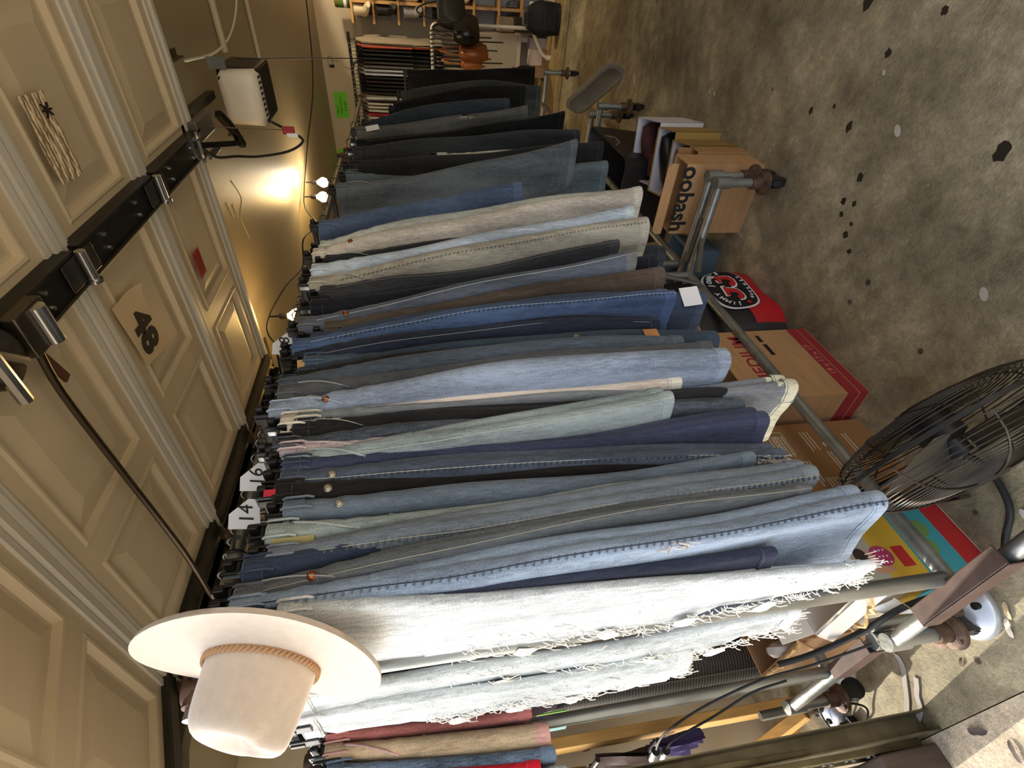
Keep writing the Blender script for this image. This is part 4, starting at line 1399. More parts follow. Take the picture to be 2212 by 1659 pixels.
# plain torn brown box behind it
t = carton('brown_box', 'open plain brown box with torn rim behind the colourful carton', -1.86, -1.55, 0.47, 0.80, 0.42, mat=CARD, flaps=(('-y', 0.04, 140),), th=0.006)
m = MB()
pts = [(-1.86 + 0.31 * i / 18, 0.462 + rnd.uniform(-0.007, 0.007), 0.422 + rnd.uniform(-0.01, 0.012)) for i in range(19)]
m.tube(pts, [0.004 + 0.004 * rnd.random() for _ in pts], 5)
m.build('torn_rim', base('torn_rim', (214, 176, 120), 0.9, var=0.35, vscale=50), t)
m = MB()
m.tube(spline([(-1.72, 0.52, 0.36), (-1.70, 0.50, 0.44), (-1.66, 0.49, 0.40), (-1.64, 0.52, 0.30)], 5), [0.012, 0.016, 0.02, 0.016, 0.012, 0.014, 0.02, 0.022, 0.018, 0.014, 0.012, 0.012, 0.012, 0.012, 0.012, 0.012], 6)
m.build('clear_plastic_wrap', base('cloudy_plastic', (200, 186, 176), 0.2), t)

# red and black insulated bag
bag = thing('delivery_bag', 'black and red insulated bag with round white-edged sandwich shop emblem', 'bag', (-1.22, 1.70, 0))
m = MB()


def bagp(u, v, side):
    """front sheet of the bag: u along Y, v up; bulges toward +X"""
    y = 1.475 + 0.515 * u
    top = 0.50 - 0.10 * (2 * u - 1) ** 2 + 0.03 * math.sin(7 * u)
    z = top * v
    bul = (1 - (2 * u - 1) ** 4) * (0.35 + 0.65 * math.sin(math.pi * min(1, 0.25 + 0.75 * v)))
    x = -1.20 + side * (0.115 * bul + 0.010 * math.sin(9 * u + 5 * v) * bul)
    if side > 0:
        x += 0.02 * (1 - v)
    return Vector((x, y, z + 0.004))


def bag_sheet(u0, u1, v0, v1, side, nu=20, nv=14, lift=0.0):
    vs, fs = [], []
    for a in range(nv + 1):
        for b in range(nu + 1):
            p = bagp(u0 + (u1 - u0) * b / nu, v0 + (v1 - v0) * a / nv, side)
            p.x += lift * side
            vs.append(p)
    for a in range(nv):
        for b in range(nu):
            fs.append((a * (nu + 1) + b, a * (nu + 1) + b + 1, (a + 1) * (nu + 1) + b + 1, (a + 1) * (nu + 1) + b))
    return vs, fs


BAGB = base('black_nylon', (30, 28, 28), 0.55, var=0.2, vscale=10, bump=0.3, bscale=14)
BAGR = base('red_nylon', (182, 26, 34), 0.5, var=0.12, vscale=10, bump=0.3, bscale=14)
m.raw(*bag_sheet(0, 1, 0, 1, 1))
m.raw(*bag_sheet(0, 1, 0, 1, -1))
m.build('body', BAGB, bag, ang=80)
m = MB()
m.raw(*bag_sheet(0.10, 1.0, 0.0, 0.30, 1, 20, 5, 0.004))
m.build('red_panel', BAGR, bag, ang=80)
m = MB()
m.raw(*bag_sheet(0.0, 0.10, 0.0, 1.0, 1, 4, 12, 0.006))
m.build('side_panel', base('charcoal_nylon', (48, 44, 42), 0.6, bump=0.3, bscale=20), bag, ang=80)


def on_bag(poly, lift, name, mat, thick=0.0015, parent=None):
    """a flat shape in (y, z) laid on the curved front of the bag"""
    m = MB()
    n = len(poly)
    c = (sum(p[0] for p in poly) / n, sum(p[1] for p in poly) / n)
    vs = []
    for k in (1.0, 0.66, 0.33):
        for y, z in poly:
            yy, zz = c[0] + (y - c[0]) * k, c[1] + (z - c[1]) * k
            u = (yy - 1.475) / 0.515
            top = 0.50 - 0.10 * (2 * u - 1) ** 2 + 0.03 * math.sin(7 * u)
            p = bagp(u, zz / top, 1)
            vs.append((p.x + lift, yy, zz))
    u = (c[0] - 1.475) / 0.515
    top = 0.50 - 0.10 * (2 * u - 1) ** 2 + 0.03 * math.sin(7 * u)
    p = bagp(u, c[1] / top, 1)
    vs.append((p.x + lift, c[0], c[1]))
    fs = []
    for r in range(2):
        for j in range(n):
            fs.append((r * n + j, r * n + (j + 1) % n, (r + 1) * n + (j + 1) % n, (r + 1) * n + j))
    for j in range(n):
        fs.append((2 * n + j, 2 * n + (j + 1) % n, 3 * n))
    m.raw(vs, fs)
    return m.build(name, mat, parent or bag)


def ell(cy, cz, ry, rz, n=36, wob=0.0):
    return [(cy + ry * math.cos(2 * math.pi * j / n) * (1 + wob * math.cos(3 * 2 * math.pi * j / n)), cz + rz * math.sin(2 * math.pi * j / n) * (1 + wob * math.cos(2 * 2 * math.pi * j / n))) for j in range(n)]


LY, LZ = 1.735, 0.172
em = on_bag(ell(LY, LZ, 0.150, 0.118, 36, 0.05), 0.0075, 'emblem_border', PAPER)
on_bag(ell(LY, LZ, 0.141, 0.109, 36, 0.05), 0.0095, 'emblem_ground', INK, parent=em)
RJ = base('emblem_red', (186, 34, 38), 0.55)


def jpoly(cy, cz, k):
    pts = [(-0.015, 0.042), (0.046, 0.042), (0.046, 0.024), (0.037, 0.024), (0.036, -0.012), (0.028, -0.030), (0.008, -0.042), (-0.020, -0.042), (-0.040, -0.028), (-0.044, -0.006), (-0.018, -0.004), (-0.013, -0.017), (-0.002, -0.018), (0.008, -0.008), (0.009, 0.024), (-0.015, 0.024)]
    return [(cy + a * k, cz + b * k) for a, b in pts]


def flat_bag(poly, lift, name, mat, parent):
    m = MB()
    vs = []
    for y, z in poly:
        u = (y - 1.475) / 0.515
        top = 0.50 - 0.10 * (2 * u - 1) ** 2 + 0.03 * math.sin(7 * u)
        vs.append((bagp(u, z / top, 1).x + lift, y, z))
    m.raw(vs, [tuple(range(len(vs)))])
    return m.build(name, mat, parent, smooth=False)


for cy in (LY + 0.044, LY - 0.043):
    flat_bag(jpoly(cy, LZ, 1.10), 0.0112, 'letter_border', PAPER, em)
    flat_bag(jpoly(cy, LZ, 0.94), 0.0125, 'letter', RJ, em)


def arc_text(txt, a0, a1, ry, rz, size, flip=False):
    for i, ch in enumerate(txt):
        if ch == ' ':
            continue
        a = D2R(a0 + (a1 - a0) * i / (len(txt) - 1))
        y, z = LY + ry * math.cos(a), LZ + rz * math.sin(a)
        u = (y - 1.475) / 0.515
        top = 0.50 - 0.10 * (2 * u - 1) ** 2 + 0.03 * math.sin(7 * u)
        x = bagp(u, z / top, 1).x + 0.0125
        up = Vector((0, math.cos(a) * rz, math.sin(a) * ry)).normalized() * (-1 if flip else 1)
        ux = Vector((0, up.z, -up.y))
        lettering(ch, size, PAPER, em, (x, y, z), ux, up, bold=0.001, name='emblem_lettering')


arc_text("JIMMY JOHN'S", 172, 8, 0.116, 0.084, 0.032)
arc_text('GOURMET', 232, 308, 0.116, 0.088, 0.018, True)
star = []
for j in range(10):
    rr_ = 0.016 if j % 2 == 0 else 0.007
    star.append((LY - 0.108 + rr_ * math.sin(2 * math.pi * j / 10), LZ - 0.035 + rr_ * math.cos(2 * math.pi * j / 10)))
flat_bag(star, 0.0125, 'star', RJ, em)

# box with black letters (upside down, one flap raised) and shoe boxes behind it
t = carton('lettered_box', 'brown box with big black letters oobash upside down', -0.955, -0.645, 2.045, 2.175, 0.36)
m = MB()
m.prism([(-0.155, 0.40), (-0.155, 0.43), (-0.14, 0.445), (0.14, 0.445), (0.155, 0.43), (0.155, 0.40)], (-0.80, 2.050, 0), (1, 0, 0), (0, 0, 1), 0.005)
m.build('flap', CARD, t, smooth=False)
lettering('oobash', 0.108, INK, t, (-0.80, 2.0445, 0.335), (-1, 0, 0), (0, 0, -1), bold=0.003, sx=0.92)
m = MB()
m.box((-0.955, 2.0445, 0.17), (-0.645, 2.0449, 0.172))
m.build('crease', base('card_crease', (200, 160, 116), 0.85), t, smooth=False)


def shoe(mb_parent, cx, cy, z, ang, ln, col_m, sole_m, M):
    """low shoe: sole, upper and laces, lying in its box"""
    T = M @ Matrix.Translation((cx, cy, z)) @ Matrix.Rotation(D2R(ang), 4, 'Z')
    out = thing('shoe', mb_parent['label'], 'shoe', T @ Vector((0, 0, 0)), mb_parent['group'])
    m = MB()
    rings = []
    for i in range(15):
        u = i / 14
        x = (u - 0.5) * ln
        w = 0.045 * (math.sin(math.pi * (0.08 + 0.84 * u)) ** 0.5) * (0.82 + 0.28 * math.sin(2.6 * u))
        h = 0.085 if u < 0.32 else 0.085 - 0.045 * (u - 0.32) / 0.68
        h *= min(1, (1 - u) * 6 + 0.35) * min(1, u * 8 + 0.55)
        rg = []
        for j in range(14):
            a = 2 * math.pi * j / 14
            yy = w * math.cos(a)
            zz = h * 0.5 + h * 0.5 * math.sin(a)
            rg.append(T @ Vector((x, yy, zz + 0.012)))
        rings.append(rg)
    m.loft(rings)
    m.build('upper', col_m, out, ang=80)
    m = MB()
    poly = []
    for i in range(24):
        u = i / 12 if i < 12 else (24 - i) / 12
        w = 0.048 * (math.sin(math.pi * min(0.97, 0.06 + 0.9 * u)) ** 0.5) * (0.82 + 0.28 * math.sin(2.6 * u))
        poly.append(((u - 0.5) * ln * 1.04, w if i < 12 else -w))
    o = T @ Vector((0, 0, 0))
    ux = (T.to_3x3() @ Vector((1, 0, 0)))
    uy = (T.to_3x3() @ Vector((0, 1, 0)))
    m.prism(poly, o, ux, uy, 0.014)
    m.build('sole', sole_m, out, smooth=False)
    m = MB()
    for k in range(4):
        x = 0.0 + 0.026 * k
        m.tube([T @ Vector((x, -0.022, 0.078 - 0.007 * k)), T @ Vector((x + 0.004, 0, 0.088 - 0.008 * k)), T @ Vector((x, 0.022, 0.078 - 0.007 * k))], 0.0028, 5)
    m.build('laces', THREAD if sole_m is not INK else INK, out)
    return out


def shoe_box(label, cx, cy, lean, mat_out, mat_in, shoe_label, shoe_m, sole_m, sz=(0.30, 0.20, 0.12), yaw=8):
    t = thing('shoe_box', label, 'shoe box', (cx, cy, 0), 'open shoe boxes')
    lx, ly, h = sz
    M = Matrix.Translation((cx, cy, 0.0)) @ Matrix.Rotation(D2R(yaw), 4, 'Z') @ Matrix.Translation((0, ly / 2, 0)) @ Matrix.Rotation(D2R(lean), 4, 'X') @ Matrix.Translation((0, -ly / 2, 0))
    th = 0.004
    x0, x1, y0, y1 = -lx / 2, lx / 2, -ly / 2, ly / 2
    m = MB()
    m.box((x0, y0, 0), (x1, y1, th), M)
    for lo, hi in (((x0, y0, th), (x0 + th, y1, h)), ((x1 - th, y0, th), (x1, y1, h)), ((x0, y0, th), (x1, y0 + th, h)), ((x0, y1 - th, th), (x1, y1, h))):
        m.box(lo, hi, M)
    m.build('box', mat_out, t, smooth=False)
    m = MB()
    e = 0.0045
    m.box((x0 + e, y0 + e, th + 0.001), (x1 - e, y1 - e, th + 0.002), M)
    m.box((x0 + e, y0 + e, th), (x0 + e + 0.001, y1 - e, h - 0.006), M)
    m.box((x1 - e - 0.001, y0 + e, th), (x1 - e, y1 - e, h - 0.006), M)
    m.box((x0 + e, y1 - e - 0.001, th), (x1 - e, y1 - e, h - 0.006), M)
    m.box((x0 + e, y0 + e, th), (x1 - e, y0 + e + 0.001, h - 0.006), M)
    m.build('tissue_lining', mat_in, t, smooth=False)
    m = MB()
    m.box((x0 + 0.006, y0 + 0.006, h - 0.110), (x1 - 0.006, y1 - 0.006, h - 0.107), M)
    m.build('paper_bed', mat_in, t, smooth=False)
    for k, (dy, an) in enumerate(((-ly * 0.22, 4), (ly * 0.24, 184))):
        shoe({'label': shoe_label[k], 'group': 'shoes in the open boxes'}, 0.0, dy, h - 0.105, an, 0.265, shoe_m, sole_m, M)
    return t


YBOX = base('yellow_card', (156, 124, 62), 0.8)
WBOX = base('white_card_box', (206, 198, 196), 0.7)
TIS = base('tissue_paper', (212, 206, 214), 0.8)
shoe_box('white shoe box with maroon shoes, farthest of the open boxes', -0.80, 2.755, 5, WBOX, TIS, ('maroon lace-up shoe lying near in the white box', 'maroon lace-up shoe lying far in the white box'), base('maroon_suede', (74, 38, 34), 0.9, bump=0.2), INK, (0.31, 0.25, 0.27))
shoe_box('yellow shoe box with black shoes, second of the open boxes', -0.79, 2.53, 4, YBOX, TIS, ('black shoe lying near in the yellow box', 'black shoe lying far in the yellow box'), base('black_leather', (18, 16, 16), 0.4), INK, (0.31, 0.18, 0.26))
shoe_box('mustard shoe box with tan shoes, third of the open boxes', -0.80, 2.345, 3, base('mustard_card', (146, 114, 60), 0.8), TIS, ('brown shoe lying near in the mustard box', 'brown shoe lying far in the mustard box'), base('tan_leather_shoe', (112, 70, 44), 0.5), base('brown_sole', (60, 38, 26), 0.7), (0.31, 0.17, 0.26))
t = carton('tan_box', 'small tan box with raised pale lid between shoe boxes and lettered box', -0.95, -0.635, 2.185, 2.25, 0.25, mat=base('tan_card', (158, 116, 74), 0.85), flaps=(('+y', 0.06, 10),))

# grey blue tub
t = thing('plastic_tub', 'small blue-grey plastic tub under the rack joint', 'tub', (-1.20, 2.22, 0))
m = MB()


def rrect(cx, cy, sx, sy, r, z, n=5):
    out = []
    for qx, qy, a0 in ((1, 1, 0), (-1, 1, 90), (-1, -1, 180), (1, -1, 270)):
        for k in range(n + 1):
            a = D2R(a0 + 90 * k / n)
            out.append(Vector((cx + qx * (sx - r) + r * math.cos(a), cy + qy * (sy - r) + r * math.sin(a), z)))
    return out


m.loft([rrect(-1.20, 2.22, 0.10, 0.085, 0.02, 0), rrect(-1.20, 2.22, 0.125, 0.105, 0.025, 0.19), rrect(-1.20, 2.22, 0.118, 0.098, 0.022, 0.19), rrect(-1.20, 2.22, 0.095, 0.08, 0.02, 0.01)])
m.build('bucket', base('blue_grey_plastic', (88, 106, 122), 0.5), t, ang=50)
m = MB()
m.tube(rrect(-1.20, 2.22, 0.13, 0.11, 0.03, 0.185), 0.006, 6, closed=True)
m.build('rim', base('blue_grey_plastic', (88, 106, 122), 0.5), t)
# black storage bin in the dark and the grey lid that leans by the step
t = thing('storage_bin', 'dark storage bin in the shade behind the shoe boxes', 'bin', (-1.12, 3.0, 0))
m = MB()
m.loft([rrect(-1.10, 3.05, 0.24, 0.32, 0.04, 0), rrect(-1.10, 3.05, 0.27, 0.35, 0.05, 0.36), rrect(-1.10, 3.05, 0.26, 0.34, 0.045, 0.36), rrect(-1.10, 3.05, 0.23, 0.31, 0.04, 0.02)])
m.build('bin', base('dark_plastic', (34, 32, 32), 0.45), t, ang=50)
m = MB()
m.tube([(-0.835, 2.95, 0.345), (-0.83, 3.0, 0.30), (-0.83, 3.10, 0.30), (-0.835, 3.15, 0.345)], 0.006, 6)
m.build('handle', CHROME, t)
t = thing('tub_lid', 'rounded grey tub lid leaning near the concrete step', 'lid', (-0.80, 4.35, 0))
m = MB()
c = Vector((-0.765, 4.05, 0.17))
u = Vector((0.55, 0.55, -0.63)).normalized()
# the lid stands on its long edge and leans back
LM = Matrix.Translation((-0.745, 4.03, 0.165)) @ Matrix.Rotation(D2R(-35), 4, 'Z') @ Matrix.Rotation(D2R(32), 4, 'Y') @ Matrix.Rotation(D2R(90), 4, 'X')
rg = []
for sx, sy, z in ((0.235, 0.095, 0.0), (0.235, 0.095, 0.022), (0.218, 0.078, 0.027), (0.205, 0.066, 0.016), (0.0, 0.0, 0.016)):
    rg.append([LM @ v for v in rrect(0, 0, max(sx, 0.002), max(sy, 0.002), min(0.06, max(sy, 0.002) * 0.9), z)])
m.loft(rg)
m.build('lid', base('grey_lid', (122, 116, 102), 0.5, var=0.12, vscale=14), t, ang=40)

# ------------------------------------------------------------------ the round floor fan
fc = Vector((-0.84, 0.637, 0.262))
fu = Vector((0.23, 0.08, -0.5)).normalized()
fv = (fc - Vector((0, 0, 1.5))).normalized()
fb_ = fu.cross(fv).normalized()
if fb_.dot(r1) < 0:
    fb_ = -fb_
phi = D2R(7)
fa = (fb_ * math.cos(phi) - fv * math.sin(phi)).normalized()
fa = (fa - fu * fa.dot(fu)).normalized()
fw = fa.cross(fu)
fan = thing('floor_fan', 'round black wire-caged floor fan beside the boxes', 'fan', (fc.x, fc.y, 0))
FR = 0.272


def fpt(r, a, z):
    return fc + (fu * math.cos(a) + fw * math.sin(a)) * r + fa * z


WIRE = base('cage_wire', (52, 45, 38), 0.45, 0.6, var=0.3, vscale=20)
def dome_z(r, d):
    return d * math.sqrt(max(0.0, 1 - (r / 0.274) ** 2.6))


m = MB()
for k in range(21):
    r = 0.060 + (0.2715 - 0.060) * k / 20
    m.tube([fpt(r, 2 * math.pi * j / 60, dome_z(r, 0.112)) for j in range(60)], 0.0017, 4, closed=True)
stuff(m.build('front_wires', WIRE, fan))
for k in range(8):
    a = 2 * math.pi * k / 8 + 0.2
    m = MB()
    m.tube([fpt(0.05 + 0.2215 * q / 9, a, dome_z(0.05 + 0.2215 * q / 9, 0.115)) for q in range(10)], 0.0026, 5)
    m.build('front_rib', WIRE, fan)
m = MB()
for k in range(21):
    r = 0.060 + (0.2715 - 0.060) * k / 20
    m.tube([fpt(r, 2 * math.pi * j / 60, -dome_z(r, 0.085)) for j in range(60)], 0.0017, 4, closed=True)
stuff(m.build('rear_wires', WIRE, fan))
for k in range(10):
    a = 2 * math.pi * k / 10
    m = MB()
    m.tube([fpt(0.05 + 0.2215 * q / 9, a + 0.9 * (1 - q / 9), -dome_z(0.05 + 0.2215 * q / 9, 0.087)) for q in range(10)], 0.0026, 5)
    m.build('rear_rib', WIRE, fan)
m = MB()
n = 56
m.loft([[fpt(r, 2 * math.pi * j / n, z) for j in range(n)] for r, z in ((0.273, -0.007), (0.276, -0.006), (0.276, 0.003), (0.273, 0.004), (0.271, 0.002), (0.271, -0.005), (0.273, -0.007))], False, False)
m.build('rim_band', base('black_metal', (34, 30, 27), 0.5, 0.3, var=0.3, vscale=30), fan, ang=50)
m = MB()
m.lathe([(0.0, 0.120), (0.045, 0.119), (0.062, 0.110), (0.06, 0.10)], fc, fa, 24)
m.build('hub_cap', base('black_metal', (34, 30, 27), 0.5), fan)
m = MB()
m.lathe([(0.0, -0.10), (0.045, -0.098), (0.052, -0.08), (0.052, 0.0), (0.03, 0.01), (0.03, 0.045), (0.0, 0.047)], fc, fa, 24)
m.build('motor', BLACKPL, fan)
for k in range(3):
    m = MB()
    vs = []
    for i in range(7):
        for j in range(5):
            r = 0.035 + 0.20 * i / 6
            da = (j / 4 - 0.5) * (0.9 + 0.35 * math.sin(math.pi * i / 6))
            vs.append(fpt(r, 2 * math.pi * k / 3 + 0.5 + da * 0.9, 0.03 + 0.045 * (j / 4 - 0.5)))
    m.raw(vs, [(i * 5 + j, i * 5 + j + 1, (i + 1) * 5 + j + 1, (i + 1) * 5 + j) for i in range(6) for j in range(4)])
    m.build('blade', base('grey_blade', (96, 90, 82), 0.4, 0.5), fan, ang=80)
# tilt stand: a bent wire foot each side, and the carrying handle
m = MB()
pz = 0.008
a1 = fpt(0.276, D2R(105), 0.0)
a2 = fpt(0.276, D2R(-105), 0.0)
foot = [fc + fw * 0.12 - fa * 0.03, Vector((-1.02, 0.60, 0.12)), Vector((-1.085, 0.632, pz)), Vector((-1.235, 0.715, pz)), Vector((-1.14, 0.74, 0.15)), fc + fw * -0.02 - fu * 0.1 - fa * -0.05]
m.tube([Vector((-1.02, 0.585, 0.14)), Vector((-1.094, 0.625, pz)), Vector((-1.243, 0.70, pz)), Vector((-1.145, 0.70, 0.16))], 0.0055, 7)
m.build('wire_foot', base('black_wire', (48, 42, 36), 0.35, 0.6), fan)
m = MB()
h0, h1 = fpt(0.277, D2R(205), -0.01), fpt(0.277, D2R(250), -0.01)
mid = (fpt(0.277, D2R(222), 0) - fc).normalized()
m.tube(spline([h0, h0 + mid * 0.055, (h0 + h1) / 2 + mid * 0.085, h1 + mid * 0.055, h1], 5), 0.013, 10)
m.build('handle', BLACKPL, fan)
m = MB()
m.tube(spline([(-0.95, 0.68, 0.10), (-0.985, 0.635, 0.02), (-1.03, 0.545, 0.0095), (-1.10, 0.50, 0.0095), (-1.17, 0.448, 0.03), (-1.22, 0.43, 0.16), (-1.28, 0.425, 0.28), (-1.40, 0.42, 0.335), (-1.54, 0.425, 0.42), (-1.60, 0.43, 0.50)], 7), 0.0085, 9)
m.build('power_cable', RUBBER, fan)
# ------------------------------------------------------------------ the door opener on the ceiling
op_ = thing('door_opener', 'ceiling garage door opener with white lens and black body', 'door opener', (-0.56, 2.55, CZ))
m = MB()
m.box((-0.70, 2.70, 2.155), (-0.47, 2.96, 2.325))
m.build('body', base('opener_black', (40, 37, 34), 0.5, 0.2, var=0.2, vscale=14), op_, smooth=False, bevel=0.014)
m = MB()
lens = []
for y, k in ((2.715, 1.0), (2.665, 0.96), (2.640, 0.84), (2.634, 0.5)):
    cx, cz = -0.583, 2.232
    lens.append([Vector((cx + (x - cx) * k, y, cz + (z - cz) * k)) for x, z in ((-0.698, 2.16), (-0.66, 2.148), (-0.50, 2.148), (-0.472, 2.165), (-0.476, 2.30), (-0.50, 2.318), (-0.66, 2.318), (-0.692, 2.30))])
m.loft(lens, False, True)
lz = m.build('lens', base('opal_plastic', (232, 226, 214), 0.35), op_, ang=60)
for k in range(9):
    m = MB()
    m.box((-0.675 + 0.0215 * k, 2.67, 2.146), (-0.667 + 0.0215 * k, 2.70, 2.150))
    m.build('vent', INK, lz, smooth=False)
m = MB()
m.cyl((-0.505, 2.64, 2.295), (-0.505, 2.655, 2.295), 0.010, n=12)
m.build('lens_hole', INK, lz)
m = MB()
m.box((-0.60, 0.32, 2.365), (-0.57, 2.74, 2.395))
m.build('rail', DARKSTEEL, op_, smooth=False)
m = MB()
m.box((-0.625, 2.08, 2.30), (-0.545, 2.24, 2.362))
m.box((-0.65, 2.10, 2.285), (-0.60, 2.20, 2.305))
m.build('trolley', base('opener_black', (40, 37, 34), 0.5), op_, smooth=False, bevel=0.004)
m = MB()
m.box((-0.68, 2.14, 2.252), (-0.655, 2.27, 2.262))
m.box((-0.615, 2.12, 2.262), (-0.545, 2.30, 2.29))
m.build('chain_guard', base('grey_metal_part', (120, 116, 108), 0.4, 0.6), op_, smooth=False, bevel=0.003)
m = MB()
pts = spline([(-0.605, 2.06, 2.262), (-0.64, 2.20, 2.235), (-0.675, 2.34, 2.215), (-0.685, 2.40, 2.21)], 5)
m.tube(pts, 0.013, 4)
m.tube([(-0.70, 2.40, 2.205), (-0.64, 2.36, 2.21), (-0.55, 2.27, 2.225)], 0.017, 4)
m.build('arm', base('arm_black', (30, 28, 26), 0.45, 0.4), op_, smooth=False)
m = MB()
m.cyl((-0.635, 2.31, 2.222), (-0.635, 2.31, 2.214), 0.007, n=6)
m.cyl((-0.675, 2.37, 2.216), (-0.675, 2.37, 2.208), 0.007, n=6)
m.build('arm_bolts', CHROME, op_)
m = MB()
m.box((-0.645, 2.03, 2.262), (-0.575, 2.10, 2.268))
m.box((-0.645, 2.03, 2.24), (-0.639, 2.09, 2.268))
m.box((-0.581, 2.03, 2.24), (-0.575, 2.09, 2.268))
m.cyl((-0.66, 2.06, 2.25), (-0.56, 2.06, 2.25), 0.007, n=8)
m.build('door_bracket', CHROME, op_, smooth=False)
m = MB()
m.box((-0.405, 2.24, 2.385), (-0.375, 2.50, 2.389))
m.box((-0.405, 2.24, 2.36), (-0.401, 2.50, 2.389))
m.build('angle_iron', base('angle_steel', (84, 72, 56), 0.5, 0.6), op_, smooth=False)
m = MB()
m.box((-0.475, 2.68, 2.27), (-0.43, 2.685, 2.34))
m.build('bracket', base('zinc_plate', (170, 176, 178), 0.35, 0.8), op_, smooth=False)
m = MB()
m.tube(spline([(-0.69, 2.74, 2.16), (-0.66, 2.58, 2.10), (-0.69, 2.50, 1.99), (-0.72, 2.50, 1.99), (-0.755, 2.50, 2.06), (-0.77, 2.48, 2.18), (-0.745, 2.40, 2.24), (-0.68, 2.18, 2.25), (-0.60, 2.07, 2.26)], 6), 0.0055, 8)
m.build('cable', RUBBER, op_)
m = MB()
m.tube(spline([(-0.445, 2.74, 2.24), (-0.44, 2.78, 2.0), (-0.432, 2.80, 1.70), (-0.431, 2.80, 1.40)], 5), 0.0022, 6)
m.build('antenna_wire', BLACKPL, op_)
m = MB()
m.tube([(-0.585, 2.24, 2.29), (-0.592, 2.24, 2.16), (-0.596, 2.245, 2.0)], 0.0022, 6)
cd_ = m.build('release_cord', base('dark_cord', (110, 84, 66), 0.8), op_)
m = MB()
m.box((-0.612, 2.238, 1.955), (-0.584, 2.252, 2.0))
m.build('release_handle', base('red_handle', (150, 34, 34), 0.5), cd_, smooth=False, bevel=0.003)
m = MB()
m.box((-0.620, 2.236, 1.945), (-0.606, 2.250, 1.985))
m.build('handle_tag', PAPER, cd_, smooth=False)
m = MB()
m.tube(spline([(-0.10, 3.80, 2.405), (-0.30, 3.66, 2.400), (-0.43, 3.38, 2.400), (-0.47, 3.05, 2.405), (-0.44, 2.62, 2.405)], 6), 0.005, 6)
m.build('white_wire', WHITEPL, op_)

# ------------------------------------------------------------------ string of bulbs along the ceiling
BULB = base('bulb_glow', (255, 206, 120), 0.3, emit=60)
st = thing('string_lights', 'black string light cord with glowing bulbs along the ceiling', 'string lights', (-1.7, 3.4, 2.2))
m = MB()
cordp = [(-1.86, 2.46, 2.27), (-1.66, 2.36, 2.32), (-1.60, 2.47, 2.33), (-1.63, 2.85, 2.31), (-1.745, 3.31, 2.30), (-1.64, 3.5, 2.30), (-1.70, 3.9, 2.27), (-1.66, 4.1, 2.37), (-1.60, 4.35, 2.40), (-1.40, 4.85, 2.40), (-0.9, 5.4, 2.33), (0.2, 5.9, 2.33)]
m.tube(spline(cordp, 6), 0.005, 6)
m.build('cord', RUBBER, st)
for k, (x, y, z, on) in enumerate(((-1.60, 2.47, 2.325, 1), (-1.74, 3.32, 2.29, 0), (-1.60, 4.18, 2.375, 2), (-1.60, 4.50, 2.408, 2), (0.2, 5.9, 2.32, 1))):
    m = MB()
    m.cyl((x, y, z), (x, y, z - 0.05), 0.005, n=8)
    m.lathe([(0.009, -0.045), (0.016, -0.05), (0.017, -0.09), (0.014, -0.092), (0.0, -0.092)], (x, y, z), n=14)
    so = m.build('socket', RUBBER, st)
    m = MB()
    m.lathe([(0.011, -0.09), (0.018, -0.10), (0.036, -0.125), (0.04, -0.145), (0.03, -0.17), (0.0, -0.182)], (x, y, z), n=16)  # glass made oversize, the bloom of the bulb put into its shape
    m.build('bulb', BULB if on else base('unlit_bulb', (210, 190, 150), 0.1), so)
    if on:
        lamp('bulb_light', 'POINT', 1.0 if on == 1 else 4.0, (1.0, 0.70, 0.42) if on == 1 else (1.0, 0.90, 0.70), (x + 0.055, y, z - 0.145), shadow_soft_size=0.03)

# ------------------------------------------------------------------ signs and fittings on the back wall
GRNP = base('neon_paper', (112, 214, 36), 0.6)
for x, z, w, txts, lab in ((-1.50, 2.285, 0.27, (('Mens', 0.09, 0.028), ('Hombres', 0.0, 0.036), ('Large', -0.03, -0.0)), 'neon green paper sign reading Mens Hombres Large'), (-2.11, 2.325, 0.26, (('RES', 0.06, 0.0),), 'neon green paper sign half hidden behind the jeans')):
    s_ = thing('wall_sign', lab, 'sign', (x, YB, z), 'green wall signs')
    m = MB()
    m.box((x - w / 2, YB - 0.003, z - 0.075), (x + w / 2, YB, z + 0.075))
    m.build('paper', GRNP, s_, smooth=False)
    DG = base('marker_ink', (40, 80, 40), 0.7)
    if len(txts) == 3:
        lettering('Mens', 0.042, DG, s_, (x - 0.05, YB - 0.0035, z + 0.045), (1, 0.0, 0), (0, 0, 1))
        lettering('Hombres', 0.046, DG, s_, (x, YB - 0.0035, z + 0.005), (1, 0.0, 0), (0, 0, 1))
        lettering('Large', 0.046, DG, s_, (x - 0.01, YB - 0.0035, z - 0.04), (1, 0.0, 0), (0, 0, 1))
    else:
        lettering('RES', 0.05, DG, s_, (x + 0.06, YB - 0.0035, z), (1, 0.0, 0), (0, 0, 1))
m = MB()
m.box((-1.10, YB - 0.04, 2.31), (-1.03, YB, 2.36))
a = m.build('junction_box', base('grey_box', (170, 164, 154), 0.5), smooth=False, bevel=0.005)
tag(a, 'small grey junction box on the back wall above the shirts', 'box')
m = MB()
m.box((-1.13, YB - 0.012, 2.30), (-1.10, YB, 2.35))
m.build('black_plate', INK, a, smooth=False)
m = MB()
m.tube([(-1.06, YB - 0.006, 2.31), (-1.07, YB - 0.006, 2.22), (-1.12, YB - 0.006, 2.19), (-1.13, YB - 0.006, 2.10)], 0.004, 6)
m.build('lead', base('grey_box', (170, 164, 154), 0.5), a)

